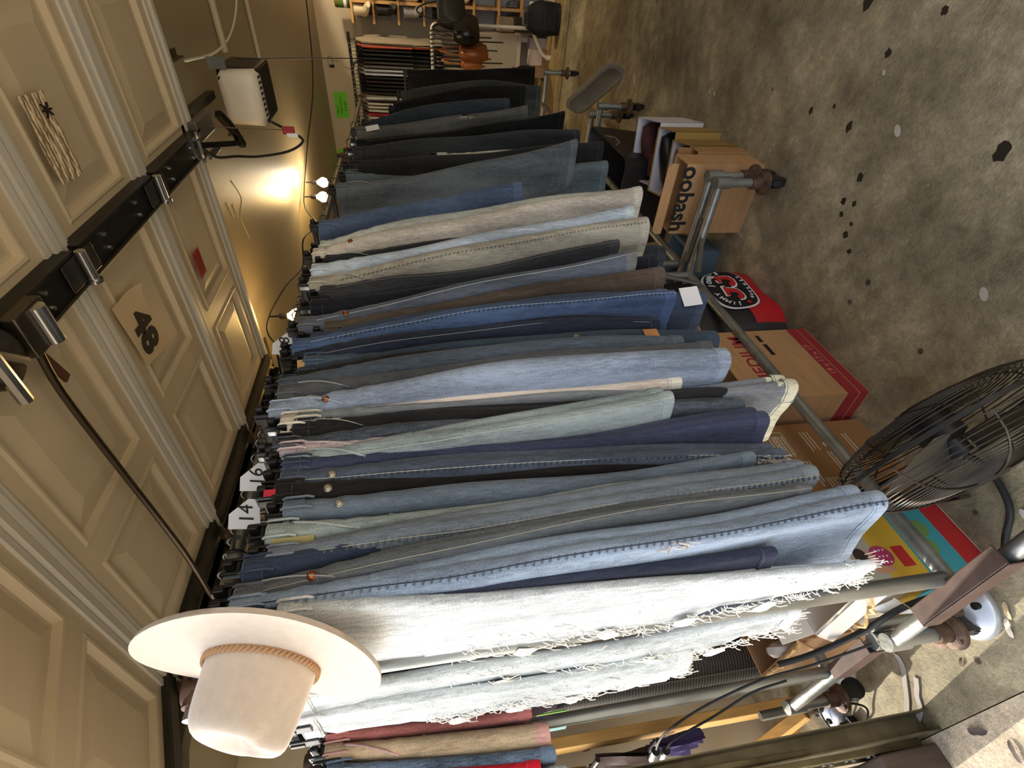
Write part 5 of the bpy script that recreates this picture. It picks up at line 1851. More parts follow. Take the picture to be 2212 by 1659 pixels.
# ------------------------------------------------------------------ cubby shelves of boots at the back
WOOD = base('pine_wood', (196, 152, 94), 0.55, var=0.14, vscale=9, stretch=(1, 8, 8))
sh = thing('cubby_shelf', 'pine wood cubby shelf unit holding boots against the back wall', 'shelf', (0.0, 6.5, 0.06))
SX0, SX1, SY0, SY1 = -0.66, 0.72, 6.36, 6.62
zs = [2.02, 1.81, 1.565, 1.31, 1.06, 0.80, 0.54, 0.30]
m = MB()
for x in (SX0, SX1):
    pass
for z in zs:
    m = MB()
    m.box((SX0 - 0.02, SY0, z - 0.014), (SX1, SY1, z + 0.008))
    m.build('shelf_board', WOOD, sh, smooth=False, bevel=0.002)
for x in (-0.50, 0.05, 0.60):
    for k in range(len(zs) - 1):
        m = MB()
        m.box((x - 0.012, SY0 + 0.01, zs[k + 1] + 0.008), (x + 0.012, SY1, zs[k] - 0.014))
        m.build('divider', WOOD, sh, smooth=False)
m = MB()
m.box((SX0, SY1, 0.06), (SX1, SY1 + 0.012, 2.0))
m.build('back_panel', base('shelf_back_grey', (150, 152, 158), 0.6), sh, smooth=False)
for x in (-0.50, 0.60):
    m = MB()
    m.box((x - 0.012, SY0 + 0.01, 0.06), (x + 0.012, SY1, 0.286))
    m.build('leg', WOOD, sh, smooth=False)


def boot(x, y, z, h, ln, mat, label, yaw=90, heel=0.03, group='boots on the cubby shelves'):
    t = thing('boot', label, 'boot', (x, y, z), group)
    R = Matrix.Translation((x, y, z)) @ Matrix.Rotation(D2R(yaw), 4, 'Z')
    m = MB()
    rings = []
    # shaft
    for i in range(6):
        u = i / 5
        zz = 0.09 + (h - 0.09) * (1 - u)
        rx, ry = 0.064 - 0.010 * u, 0.054 - 0.008 * u
        rings.append([R @ Vector((-0.03 * 0 + rx * math.cos(2 * math.pi * j / 12), ry * math.sin(2 * math.pi * j / 12), zz)) for j in range(12)])
    m.loft(rings)
    rings = []
    for i in range(8):
        u = i / 7
        xx = -0.05 + (ln + 0.04) * u
        w = 0.044 * (1 - 0.5 * max(0, u - 0.5) / 0.5) + 0.004
        hh = 0.10 - 0.062 * min(1, u * 1.25)
        rings.append([R @ Vector((xx, w * math.cos(2 * math.pi * j / 10), 0.008 + heel * (1 - u) + hh * 0.5 + hh * 0.5 * math.sin(2 * math.pi * j / 10))) for j in range(10)])
    m.loft(rings)
    m.build('upper', mat, t, ang=75)
    m = MB()
    m.box((-0.045, -0.028, 0), (-0.005, 0.028, heel + 0.01), R)
    m.box((0.0, -0.034, 0.0), (ln - 0.06, 0.034, 0.010), R)
    m.build('sole', INK, t, smooth=False)
    return t


CREAM = base('cream_leather', (214, 200, 166), 0.5, var=0.08, vscale=12)
BLKL = base('shiny_black_leather', (24, 22, 22), 0.28)
TANL = base('caramel_leather', (150, 96, 52), 0.45)
GRYL = base('grey_leather', (150, 146, 142), 0.5)
boot(-0.575, 6.44, 1.818, 0.19, 0.19, CREAM, 'cream boot on the top shelf, nearer the shelf end', -70)
boot(-0.455, 6.47, 1.818, 0.20, 0.19, CREAM, 'cream boot on the top shelf, second from the shelf end', -70)
boot(-0.565, 6.44, 1.573, 0.20, 0.20, BLKL, 'shiny black boot on the middle shelf, nearer the shelf end', -75)
boot(-0.44, 6.47, 1.573, 0.20, 0.20, BLKL, 'shiny black boot on the middle shelf, second from the end', -75)
boot(-0.29, 6.47, 1.573, 0.19, 0.19, TANL, 'tan boot beside the black boots', -75)
boot(-0.575, 6.44, 1.318, 0.19, 0.19, GRYL, 'pale grey boot on the shelf below the black boots', -75)
boot(-0.445, 6.47, 1.318, 0.17, 0.19, CREAM, 'ivory boot on the shelf below the black boots', -75)
boot(-0.57, 6.45, 1.068, 0.15, 0.19, BLKL, 'black low boot on the fourth shelf', -75)
boot(-0.43, 6.46, 0.808, 0.14, 0.19, CREAM, 'cream low boot on the fifth shelf', -75)
t = thing('green_can', 'green labelled can on top of the shelf', 'can', (-0.515, 6.46, 2.028))
m = MB()
m.lathe([(0.0, 0), (0.052, 0.0), (0.055, 0.006), (0.055, 0.14), (0.05, 0.15), (0.0, 0.15)], (-0.515, 6.46, 2.028), n=24)
m.build('can', base('green_label', (54, 120, 44), 0.4, col2=(120, 90, 40), vscale=22), t)
m = MB()
m.lathe([(0.0555, 0.035), (0.0558, 0.036), (0.0558, 0.062), (0.0555, 0.063)], (-0.515, 6.46, 2.028), n=24)
m.build('label_band', PAPER, t)
m = MB()
m.lathe([(0.056, -0.002), (0.058, 0.0), (0.058, 0.012), (0.055, 0.014)], (-0.515, 6.46, 2.032), n=24)
m.build('lid', base('black_metal', (34, 30, 27), 0.5), t)

# ------------------------------------------------------------------ shirts on the back rack
sr = thing('shirt_rack', 'black rail rack of hanging shirts at the back wall', 'rack', (-1.4, 6.25, 0.06))
m = MB()
m.cyl((-0.74, 6.25, 2.07), (-2.45, 6.25, 2.07), 0.014, n=12)
m.build('rail', BLACKPL, sr)
for x in (-1.06, -2.43):
    m = MB()
    m.cyl((x, 6.645, 0.06), (x, 6.645, 2.07), 0.014, n=12)
    m.cyl((x, 6.25, 2.07), (x, 6.645, 2.07), 0.012, n=10)
    m.build('upright', BLACKPL, sr)
    m = MB()
    m.cyl((x, 6.05, 0.075), (x, 6.66, 0.075), 0.014, n=10)
    m.build('foot', BLACKPL, sr)
SHC = [((150, 138, 116), 'olive-grey jacket with cream lining, first on the shirt rail'), ((204, 92, 70), 'coral red shirt beside the olive-grey jacket'), ((30, 28, 30), 'black shirt next to the coral shirt'), ((40, 37, 36), 'charcoal coat with long hem on the shirt rail'), ((34, 33, 35), 'black jacket beside the charcoal coat'), ((66, 62, 58), 'dark taupe shirt after the black jacket'), ((112, 106, 98), 'grey shirt with loose hem on the shirt rail'), ((190, 194, 204), 'pale blue-grey shirt with sharp hem'), ((206, 208, 216), 'white-grey shirt beside the pale blue-grey shirt'), ((36, 34, 34), 'black shirt after the white-grey shirt'), ((58, 40, 40), 'dark maroon shirt on the shirt rail'), ((28, 27, 29), 'black knit top in the middle of the shirt rail'), ((32, 30, 32), 'black blouse beside the black knit top'), ((44, 40, 40), 'dark brown-black shirt before the cream shirt'), ((212, 200, 174), 'cream shirt after the dark shirts'), ((48, 44, 42), 'dark jacket with buckle beside the cream shirt'), ((214, 208, 200), 'off-white shirt after the buckled jacket'), ((206, 196, 190), 'ivory shirt among the white shirts'), ((196, 208, 194), 'mint white shirt near the red shirt'), ((168, 38, 50), 'red shirt near the end of the rail'), ((216, 208, 204), 'white shirt after the red shirt'), ((206, 196, 196), 'pinkish white shirt, nearly last on the rail'), ((60, 56, 60), 'dark grey shirt behind the jeans'), ((190, 186, 180), 'light shirt last on the rail')]
for k, (col, lab) in enumerate(SHC):
    x = -0.80 - 0.0335 * k
    rnd = random.Random(k)
    t = thing('shirt', lab, 'shirt', (x, 6.25, 2.0), 'shirts on the back rail')
    Ls = 0.86 if k < 9 else rnd.uniform(0.55, 0.8)
    mat = base('shirt_%d' % k, col, 0.9, var=0.06, vscale=14)
    m = MB()
    rings = []
    for i in range(12):
        u = i / 11
        z = 2.0 - Ls * u
        hw = 0.06 + 0.17 * min(1, u / 0.16) ** 0.6
        th = 0.0155 + 0.004 * math.sin(5 * u + k)
        rg = []
        for j in range(16):
            a = 2 * math.pi * j / 16
            yy = hw * math.copysign(abs(math.cos(a)) ** 0.8, math.cos(a))
            xx = th * math.sin(a) + 0.006 * math.sin(16 * yy + 5 * u + k) * min(1, u * 3)
            rg.append(Vector((x + xx, 6.25 + yy, z)))
        rings.append(rg)
    m.loft(rings, True, False)
    m.build('body', mat, t, ang=80)
    for sd in (-1, 1):
        m = MB()
        pts = [(x + 0.003, 6.25 + sd * 0.20, 1.93), (x + 0.012, 6.25 + sd * 0.235, 1.80), (x + 0.010, 6.25 + sd * 0.238, 1.60), (x + 0.006, 6.25 + sd * 0.23, 1.45)]
        m.tube(spline(pts, 3), [0.022, 0.022, 0.021, 0.021, 0.02, 0.02, 0.019, 0.019, 0.018, 0.018][:10], 8)
        for v in m.v:
            v.x = x + 0.006 + (v.x - x - 0.006) * 0.5
        m.build('sleeve', mat, t, ang=80)
    if k == 0:
        m = MB()
        m.box((x - 0.016, 6.03, 1.25), (x - 0.012, 6.06, 1.93))
        m.build('lining', base('cream_lining', (222, 206, 170), 0.8), t, smooth=False)
    if k == 15:
        m = MB()
        m.box((x - 0.02, 6.02, 1.44), (x - 0.012, 6.05, 1.49))
        m.build('buckle', CHROME, t, smooth=False)
    hg = thing('shirt_hanger', 'black shirt hanger carrying the ' + ' '.join(lab.split()[:7]), 'hanger', (x, 6.25, 2.07), 'hangers on the shirt rail')
    m = MB()
    m.tube([(x, 6.25 + 0.018 * math.cos(a), 2.072 + 0.018 * math.sin(a)) for a in [D2R(-40 + 25 * q) for q in range(10)]] + [(x, 6.25, 2.04), (x, 6.25, 2.015)], 0.003, 5)
    m.build('hook', CHROME if k % 3 else BLACKPL, hg)
    m = MB()
    m.tube([(x, 6.03, 1.955), (x, 6.12, 1.995), (x, 6.25, 2.015), (x, 6.38, 1.995), (x, 6.47, 1.955)], 0.006, 5)
    m.build('shoulder_bar', BLACKPL, hg)

# ------------------------------------------------------------------ white tube rack with bags and belts
WT = base('white_tube', (224, 214, 192), 0.35)
wr = thing('bag_rack', 'white tube rack with curved foot hung with bags and belts', 'rack', (-0.8, 5.92, 0.06))
m = MB()
m.tube(spline([(-0.60, 5.92, 0.26), (-0.60, 5.92, 0.6), (-0.60, 5.92, 1.1), (-0.605, 5.92, 1.22), (-0.66, 5.92, 1.255), (-0.8, 5.92, 1.256), (-1.25, 5.92, 1.256)], 6), 0.0165, 12)
m.build('frame_tube', WT, wr)
m = MB()
m.tube(spline([(-0.60, 5.92, 0.34), (-0.602, 5.92, 0.30), (-0.64, 5.92, 0.25), (-0.74, 5.92, 0.19), (-0.80, 5.92, 0.15), (-0.835, 5.92, 0.10), (-0.837, 5.92, 0.08)], 5), 0.017, 12)
m.cyl((-0.837, 5.92, 0.06), (-0.837, 5.92, 0.10), 0.026, n=14)
m.build('curved_foot', WT, wr)
m = MB()
m.tube([(-0.60, 5.92, 0.30), (-0.40, 5.92, 0.30), (-0.38, 5.92, 0.07)], 0.016, 10)
m.build('base_tube', WT, wr)


def hook_ring(x, k):
    m = MB()
    m.tube([(x, 5.92 + 0.021 * math.cos(a), 1.256 + 0.021 * math.sin(a)) for a in [2 * math.pi * q / 12 for q in range(12)]], 0.0065, 6, closed=True)
    m.tube([(x, 5.90, 1.245), (x, 5.89, 1.20)], 0.005, 5)
    return m


belts = [(-0.655, (20, 18, 18)), (-0.69, (24, 22, 22)), (-0.725, (60, 34, 22)), (-0.76, (22, 20, 20)), (-0.795, (28, 24, 22)), (-0.83, (18, 18, 18)), (-0.865, (36, 26, 22)), (-0.90, (20, 20, 20)), (-0.935, (26, 24, 24))]
places = ['first', 'second', 'third', 'fourth', 'fifth', 'sixth', 'seventh', 'eighth', 'ninth']
for k, (x, col) in enumerate(belts):
    lab = '%s belt, %s along the white rail from its curved corner' % ('brown' if col[0] - col[2] > 12 else 'black', places[k])
    t = thing('belt', lab, 'belt', (x, 5.92, 1.25), 'belts on the white rail')
    hook_ring(x, k).build('hook', BLACKPL, t)
    m = MB()
    ln = 0.42 + 0.06 * ((k * 7) % 5)
    rings = []
    for i in range(12):
        u = i / 11
        y = 5.885 + 0.012 * math.sin(6 * u + k)
        z = 1.215 - ln * u
        rings.append([Vector((x - 0.004, y - 0.017, z)), Vector((x + 0.004, y - 0.017, z)), Vector((x + 0.004, y + 0.017, z)), Vector((x - 0.004, y + 0.017, z))])
    m.loft(rings)
    m.build('strap', base('belt_%d_%d' % (col[0], col[1]), col, 0.35), t, ang=60)
    m = MB()
    m.tube([(x, 5.862, 1.215), (x, 5.908, 1.215), (x, 5.908, 1.165), (x, 5.862, 1.165)], 0.0035, 5, closed=True)
    m.build('buckle', CHROME, t, smooth=False)


def handbag(x, y, ztop, w, h, d, mat, label, yaw=0, fringe=False):
    t = thing('handbag', label, 'bag', (x, y, ztop), 'handbags at the white rail')
    R = Matrix.Translation((x, y, ztop)) @ Matrix.Rotation(D2R(yaw), 4, 'Z')
    m = MB()
    rings = []
    for i in range(9):
        u = i / 8
        ww = w * (0.40 + 0.12 * math.sin(math.pi * u) + 0.03 * u)
        dd = d * (0.22 + 0.34 * math.sin(math.pi * min(1, 0.1 + 0.8 * u)))
        rings.append([R @ Vector((ww * math.copysign(abs(math.cos(2 * math.pi * j / 20)) ** 0.55, math.cos(2 * math.pi * j / 20)), dd * math.copysign(abs(math.sin(2 * math.pi * j / 20)) ** 0.7, math.sin(2 * math.pi * j / 20)), -h * u)) for j in range(20)])
    m.loft(rings)
    m.build('body', mat, t, ang=70)
    m = MB()
    m.tube(spline([R @ Vector((-w * 0.34, 0, -0.01)), R @ Vector((-w * 0.2, 0, 0.12)), R @ Vector((0, 0, 0.19)), R @ Vector((w * 0.2, 0, 0.12)), R @ Vector((w * 0.34, 0, -0.01))], 5), 0.008, 6)
    m.build('strap', mat, t)
    m = MB()
    m.box((-w * 0.43, -d * 0.47, -h * 0.45), (w * 0.43, -d * 0.40, -0.005), R)
    m.build('front_flap', mat, t, smooth=False, bevel=0.006)
    m = MB()
    for sx in (-1, 1):
        c = R @ Vector((sx * w * 0.34, 0, 0.0))
        m.tube([c + Vector((0.012 * math.cos(a), 0, 0.012 * math.sin(a))) for a in [2 * math.pi * q / 10 for q in range(10)]], 0.0028, 5, closed=True)
    m.build('rings', CHROME, t)
    if fringe:
        m = MB()
        for q in range(16):
            xx = -w * 0.42 + w * 0.84 * q / 15
            m.tube([R @ Vector((xx, -d * 0.42, -h * 0.55)), R @ Vector((xx + 0.004, -d * 0.45, -h * 0.95 - 0.02))], 0.0035, 4)
        m.build('fringe', mat, t)
    return t


BRN = base('cognac_leather', (140, 76, 34), 0.32, var=0.15, vscale=12)
handbag(-0.80, 5.80, 1.00, 0.28, 0.27, 0.12, BRN, 'cognac brown leather handbag with stitched edge under the white rail', 78)
handbag(-0.885, 5.83, 0.98, 0.24, 0.20, 0.10, base('orange_tan_leather', (176, 106, 50), 0.4), 'orange tan fringed bag beside the cognac handbag', 78, True)
handbag(-0.62, 5.78, 1.06, 0.30, 0.24, 0.16, base('soft_black_leather', (20, 19, 19), 0.3), 'black leather bucket bag at the corner of the white rail', 60)
handbag(-0.50, 5.86, 1.20, 0.28, 0.26, 0.14, base('dull_black_leather', (28, 26, 25), 0.5), 'dull black handbag beside the shelf', 40)
t = thing('storage_box', 'large beige storage box behind the hanging bags', 'box', (-0.9, 6.45, 0.06))
m = MB()
m.box((-1.55, 6.32, 0.34), (-0.70, 6.6, 0.84))
m.build('carton', base('beige_panel', (176, 164, 140), 0.7), t, smooth=False, bevel=0.008)
m = MB()
m.box((-1.55, 6.30, 0.30), (-0.69, 6.6, 0.34))
m.build('shelf_base', base('pale_board', (206, 192, 168), 0.6), t, smooth=False)
m = MB()
for x in (-1.5, -0.74):
    for y in (6.33, 6.55):
        m.box((x - 0.02, y - 0.02, 0.06), (x + 0.02, y + 0.02, 0.30))
m.build('legs', base('pale_board', (206, 192, 168), 0.6), t, smooth=False)
for x0, x1, y, z0, z1, col, lab in ((-0.93, -0.80, 6.12, 0.11, 0.24, (226, 200, 184), 'pinkish white carton on the step beside the curved foot'), (-0.80, -0.70, 6.22, 0.06, 0.23, (176, 172, 174), 'grey carton behind the pinkish carton'), (-0.655, -0.545, 6.18, 0.42, 0.56, (150, 128, 100), 'tan gift box beside the white tube'), (-1.05, -0.92, 6.16, 0.06, 0.20, (168, 132, 92), 'brown carton under the dark bottle')):
    b = thing('small_carton', lab, 'box', ((x0 + x1) / 2, y, z0), 'small cartons at the back')
    m = MB()
    m.box((x0, y - 0.07, z0), (x1, y + 0.07, z1))
    m.build('carton', base('carton_%d' % col[0], col, 0.7), b, smooth=False, bevel=0.003)
    m = MB()
    m.box((x0 - 0.002, y - 0.072, z1 - 0.03), (x1 + 0.002, y + 0.072, z1 + 0.002))
    m.build('lid', base('carton_lid_%d' % col[0], darker(col, 0.93), 0.7), b, smooth=False)
m = MB()
m.box((-0.94, 6.05, 0.06), (-0.79, 6.19, 0.109))
tag(m.build('carton_base', base('tan_card', (158, 116, 74), 0.85), smooth=False), 'flat tan carton under the pinkish white carton', 'box')
m = MB()
m.box((-0.66, 6.11, 0.06), (-0.54, 6.25, 0.419))
tag(m.build('dark_crate', base('dark_brown_crate', (52, 36, 26), 0.7), smooth=False), 'dark brown crate under the tan gift box', 'crate')
t = thing('bottle', 'dark brown bottle standing on the brown carton', 'bottle', (-0.985, 6.15, 0.202))
m = MB()
m.lathe([(0.0, 0), (0.032, 0), (0.034, 0.01), (0.034, 0.12), (0.014, 0.16), (0.013, 0.19), (0.0, 0.19)], (-0.985, 6.15, 0.202), n=18)
m.build('glass', base('brown_glass', (46, 24, 16), 0.12), t)
m = MB()
m.cyl((-0.985, 6.15, 0.385), (-0.985, 6.15, 0.41), 0.016, n=14)
m.build('cap', INK, t)
t = thing('backpack', 'black backpack slumped on the step in front of the shelf', 'bag', (-0.50, 5.72, 0.06))
m = MB()
rings = []
for i in range(10):
    u = i / 9
    rx, ry = 0.135 * (0.92 + 0.1 * math.sin(math.pi * u)) * (1 if u < 0.75 else 1 - 1.2 * (u - 0.75)), 0.085 * (1.05 - 0.3 * u)
    rings.append([Vector((-0.50 + rx * math.copysign(abs(math.cos(2 * math.pi * j / 22)) ** 0.6, math.cos(2 * math.pi * j / 22)), 5.73 + ry * math.copysign(abs(math.sin(2 * math.pi * j / 22)) ** 0.7, math.sin(2 * math.pi * j / 22)) + 0.01 * math.sin(9 * u), 0.062 + 0.30 * u)) for j in range(22)])
m.loft(rings)
m.build('body', base('black_canvas', (20, 19, 19), 0.7, bump=0.4, bscale=18), t, ang=70)
m = MB()
m.tube(spline([(-0.56, 5.72, 0.352), (-0.55, 5.69, 0.40), (-0.50, 5.68, 0.41), (-0.45, 5.70, 0.40), (-0.44, 5.72, 0.352)], 5), 0.011, 7)
m.build('grab_handle', base('grey_webbing', (110, 104, 96), 0.8), t)
m = MB()
m.box((-0.59, 5.63, 0.09), (-0.42, 5.66, 0.22))
m.build('front_pocket', base('black_canvas', (20, 19, 19), 0.7), t, smooth=False, bevel=0.015)
for k, x in enumerate((-0.585, -0.47)):
    t = thing('wire_basket', ('small dark wire lantern on the lowest cubby shelf', 'larger dark wire lantern inside the lowest cubby')[k], 'lantern', (x, 6.46, 0.308), 'wire lanterns')
    m = MB()
    for q in range(10):
        a = 2 * math.pi * q / 10
        m.tube([(x + r * math.cos(a), 6.46 + r * math.sin(a), 0.312 + z) for r, z in ((0.03, 0), (0.05, 0.05), (0.04, 0.11), (0.015, 0.14))], 0.002, 4)
    for r, z in ((0.03, 0.0), (0.05, 0.05), (0.04, 0.11)):
        m.tube([(x + r * math.cos(2 * math.pi * q / 16), 6.46 + r * math.sin(2 * math.pi * q / 16), 0.312 + z) for q in range(16)], 0.002, 4, closed=True)
    m.build('wires', INK, t)
# ------------------------------------------------------------------ garments of the left rack
LX = -1.42


def rack_item(s, col, label, op, cat, name, x=LX):
    o = make_jeans(s, col, label, op, cat, xf0=x, group='garments on the left rack', name=name)
    make_hanger(-1.67, s[0][0], 1.86, s[0][2], 'black clip hanger holding the ' + ' '.join(label.split()[:7]), x + 0.005, 0.36)
    return o


rack_item(((0.490, 0.02, 1.80), (0.46, 0.028, 1.55), (0.46, 0.03, 1.20)), (84, 72, 96), 'patterned purple skirt mostly behind the white shreds', {'legs': 1}, 'skirt', 'skirt')
rack_item(((0.45, 0.03, 1.80), (0.42, 0.034, 1.60), (0.405, 0.034, 1.37)), (30, 27, 26), 'black shorts with white piping on the left rack', {'legs': 1, 'seam': (200, 200, 200)}, 'shorts', 'shorts')
rack_item(((0.405, 0.012, 1.79), (0.385, 0.014, 1.55), (0.38, 0.014, 1.30)), (170, 104, 98), 'dusty rose checked skirt behind the tan trousers', {'legs': 1}, 'skirt', 'skirt')
rack_item(((0.372, 0.016, 1.79), (0.345, 0.022, 1.52), (0.325, 0.024, 1.265)), (196, 172, 140), 'tan cotton trousers with pink turned-up hem', {'legs': 1, 'hemc': (216, 164, 156), 'pocket': 1}, 'trousers', 'trousers')
rack_item(((0.335, 0.01, 1.78), (0.305, 0.014, 1.52), (0.285, 0.014, 1.26)), (92, 108, 128), 'blue plaid shorts below the tan trousers', {'legs': 1, 'fade': .6}, 'shorts', 'shorts')
rack_item(((0.310, 0.010, 1.77), (0.285, 0.012, 1.52), (0.266, 0.012, 1.30)), (176, 22, 38), 'bright red garment at the left edge of the rack', {'legs': 1}, 'garment', 'garment')
rack_item(((0.285, 0.008, 1.77), (0.262, 0.01, 1.52), (0.245, 0.01, 1.24)), (150, 160, 158), 'pale grey-green shorts nearest on the left rack', {'legs': 1}, 'shorts', 'shorts')

# ------------------------------------------------------------------ tower fan
tf = thing('tower_fan', 'tall black tower fan with ribbed grille behind the racks', 'tower fan', (-2.05, 0.62, 0))
TX, TY = -2.05, 0.62
m = MB()
m.lathe([(0.0, 0), (0.165, 0.0), (0.17, 0.012), (0.15, 0.03), (0.06, 0.045), (0.05, 0.07), (0.0, 0.07)], (TX, TY, 0), n=36)
m.build('base', base('fan_black', (30, 28, 27), 0.35), tf)


def tring(z, k):
    return [Vector((TX + 0.105 * k * math.cos(a), TY + 0.105 * k * math.sin(a), z)) for a in [2 * math.pi * j / 32 for j in range(32)]]


m = MB()
m.loft([tring(0.055, 0.7), tring(0.06, 0.96), tring(0.10, 1), tring(1.14, 1), tring(1.17, 0.96), tring(1.18, 0.7)])
m.build('column', base('fan_body', (46, 42, 39), 0.35, var=0.1, vscale=4), tf, ang=50)
m = MB()
for k in range(84):
    z = 0.16 + 0.0113 * k
    pts = [(TX + 0.1075 * math.cos(a), TY + 0.1075 * math.sin(a), z) for a in [D2R(-150 + 20 * q) for q in range(11)]]
    m.tube(pts, 0.0025, 4)
stuff(m.build('grille', base('grille_grey', (84, 78, 70), 0.4), tf))
m = MB()
for a in (-150, -100, -50, 0, 50):
    x, y = TX + 0.109 * math.cos(D2R(a)), TY + 0.109 * math.sin(D2R(a))
    m.tube([(x, y, 0.13), (x, y, 1.12)], 0.003, 5)
m.build('grille_bars', base('grille_grey', (84, 78, 70), 0.4), tf)

# ------------------------------------------------------------------ silver weighted bases
def dome(x, y, r, label, stub=0.0):
    t = thing('weighted_base', label, 'stand base', (x, y, 0), 'silver weighted bases')
    m = MB()
    m.lathe([(0.0, 0), (r, 0.0), (r * 1.02, 0.008), (r * 0.96, 0.022), (r * 0.6, 0.045), (r * 0.25, 0.056), (0.0, 0.058)], (x, y, 0), n=40)
    m.build('dome', base('silver_paint', (196, 198, 204), 0.25, 0.5), t)
    m = MB()
    m.cyl((x, y, 0.05), (x, y, 0.10), 0.03, n=18)
    m.build('collar', RUST, t)
    m = MB()
    m.cyl((x, y, 0.09), (x - 0.02, y, 0.30 + stub), 0.017, n=14)
    m.build('pole', GALV, t)
    m = MB()
    for a in (0.3, 1.7, 2.8):
        m.cyl((x + r * 0.7 * math.cos(a), y - r * 0.7 * math.sin(a), 0.03), (x + r * 0.7 * math.cos(a), y - r * 0.7 * math.sin(a), 0.047), 0.010, n=10)
    m.build('bolts', INK, t)


dome(-1.355, 0.425, 0.085, 'silver weighted stand base beside the nearest rack caster', 0.02)
dome(-2.19, 0.43, 0.085, 'silver weighted stand base on the sunlit floor at the left', 0.0)

# ------------------------------------------------------------------ timber stand
PINE = base('raw_pine', (226, 178, 106), 0.6, var=0.14, vscale=7, stretch=(6, 6, 1))
tb = thing('timber_stand', 'raw pine post with angled foot brace on the sunlit floor', 'timber', (-2.42, 0.50, 0))
m = MB()
m.box((-2.46, 0.47, 0.0), (-2.37, 0.51, 1.25), Matrix.Translation((-2.42, 0.49, 0)) @ Matrix.Rotation(D2R(2), 4, 'Y') @ Matrix.Translation((2.42, -0.49, 0)))
m.build('post', PINE, tb, smooth=False, bevel=0.003)
m = MB()
m.box((-0.04, -0.02, 0.0), (0.04, 0.02, 0.48), Matrix.Translation((-2.36, 0.44, 0.02)) @ Matrix.Rotation(D2R(-42), 4, 'Y') @ Matrix.Rotation(D2R(14), 4, 'X'))
m.build('brace', PINE, tb, smooth=False, bevel=0.003)
m = MB()
m.box((-2.70, 0.36, 0.0), (-2.50, 0.45, 0.04))
m.build('foot', PINE, tb, smooth=False, bevel=0.003)
m = MB()
for x, z in ((-2.405, 1.12), (-2.43, 0.96), (-2.41, 0.60)):
    m.lathe([(0.012, 0), (0.012, 0.0006), (0.0, 0.0008)], (x + 0.0, 0.4695, z), (0, -1, 0), 12, sy=1.6)
m.build('knots', base('pine_knot', (126, 76, 36), 0.7), tb)

# dark folded fabric, purple folded fabric and small things at the left edge
for x0, x1, z0, z1, col, lab in ((-2.66, -2.30, 0.74, 0.96, (74, 58, 54), 'folded brown-black trousers hanging at the left edge'), (-2.42, -2.18, 0.56, 0.75, (76, 66, 116), 'folded purple cloth hanging at the left edge'), (-2.68, -2.42, 0.97, 1.16, (150, 130, 66), 'gold sequined cloth hanging at the left edge')):
    t = thing('cloth', lab, 'cloth', ((x0 + x1) / 2, 0.44, z0), 'cloths hanging at the left')
    m = MB()
    vs, fs = [], []
    for side in (0, 1):
        for a in range(7):
            for b in range(13):
                u, v = a / 6, b / 12
                x = x0 + (x1 - x0) * v
                z = z0 + (z1 - z0) * u
                y = 0.40 + 0.018 * math.sin(30 * v * (x1 - x0) * 4 + 2 * u) + 0.012 * side
                vs.append((x, y, z))
    for side in (0, 1):
        for a in range(6):
            for b in range(12):
                i = side * 91 + a * 13 + b
                fs.append((i, i + 1, i + 14, i + 13))
    m.raw(vs, fs)
    m.build('fabric', base('cloth_%d' % col[0], col, 0.8, var=0.3 if col[0] == 150 else 0.05, vscale=60), t, ang=80)
    m = MB()
    m.cyl((x0 - 0.02, 0.406, z1), (x1 + 0.02, 0.406, z1), 0.01, n=8)
    m.build('rod', DARKSTEEL, t)
t = thing('folder', 'turquoise and green plastic folder beside the tower fan', 'folder', (-1.95, 0.50, 1.17))
m = MB()
m.box((-2.06, 0.47, 1.10), (-1.93, 0.474, 1.20))
m.build('turquoise_sheet', base('turquoise', (110, 190, 196), 0.4), t, smooth=False)
m = MB()
m.box((-1.96, 0.476, 1.12), (-1.87, 0.48, 1.22))
m.build('green_sheet', base('leaf_green', (110, 190, 60), 0.4), t, smooth=False)

# power adapter, leads and strap
t = thing('power_adapter', 'black power adapter and its looped lead on the floor', 'adapter', (-2.17, 0.30, 0))
m = MB()
R = Matrix.Translation((-2.17, 0.305, 0)) @ Matrix.Rotation(D2R(25), 4, 'Z')
m.box((-0.05, -0.028, 0.0), (0.05, 0.028, 0.045), R)
m.build('block', BLACKPL, t, smooth=False, bevel=0.004)
m = MB()
m.box((0.055, -0.02, 0.0), (0.085, 0.02, 0.03), R)
m.box((-0.065, -0.014, 0.012), (-0.05, -0.008, 0.016), R)
m.box((-0.065, 0.008, 0.012), (-0.05, 0.014, 0.016), R)
m.build('plug', INK, t, smooth=False)
m = MB()
m.tube(spline([(-2.215, 0.32, 0.02), (-2.19, 0.36, 0.06), (-2.13, 0.40, 0.10), (-2.05, 0.405, 0.14)], 6), 0.004, 6)
m.tube(spline([(-2.11, 0.32, 0.02), (-2.02, 0.33, 0.012), (-1.99, 0.36, 0.02), (-2.03, 0.395, 0.09), (-2.04, 0.40, 0.16)], 6), 0.004, 6)
m.build('lead', RUBBER, t)
t = thing('extension_leads', 'two dark leads with plugs hanging in front of the tower fan', 'cable', (-1.7, 0.37, 0.6))
m = MB()
m.tube(spline([(-1.96, 0.34, 0.84), (-1.80, 0.345, 0.86), (-1.68, 0.355, 0.82), (-1.58, 0.365, 0.74), (-1.50, 0.375, 0.62), (-1.47, 0.38, 0.48), (-1.36, 0.375, 0.36)], 6), 0.0036, 7)
m.tube(spline([(-1.98, 0.34, 0.80), (-1.86, 0.345, 0.80), (-1.74, 0.36, 0.70), (-1.64, 0.38, 0.60), (-1.60, 0.385, 0.50)], 6), 0.0036, 7)
m.build('leads', RUBBER, t)
m = MB()
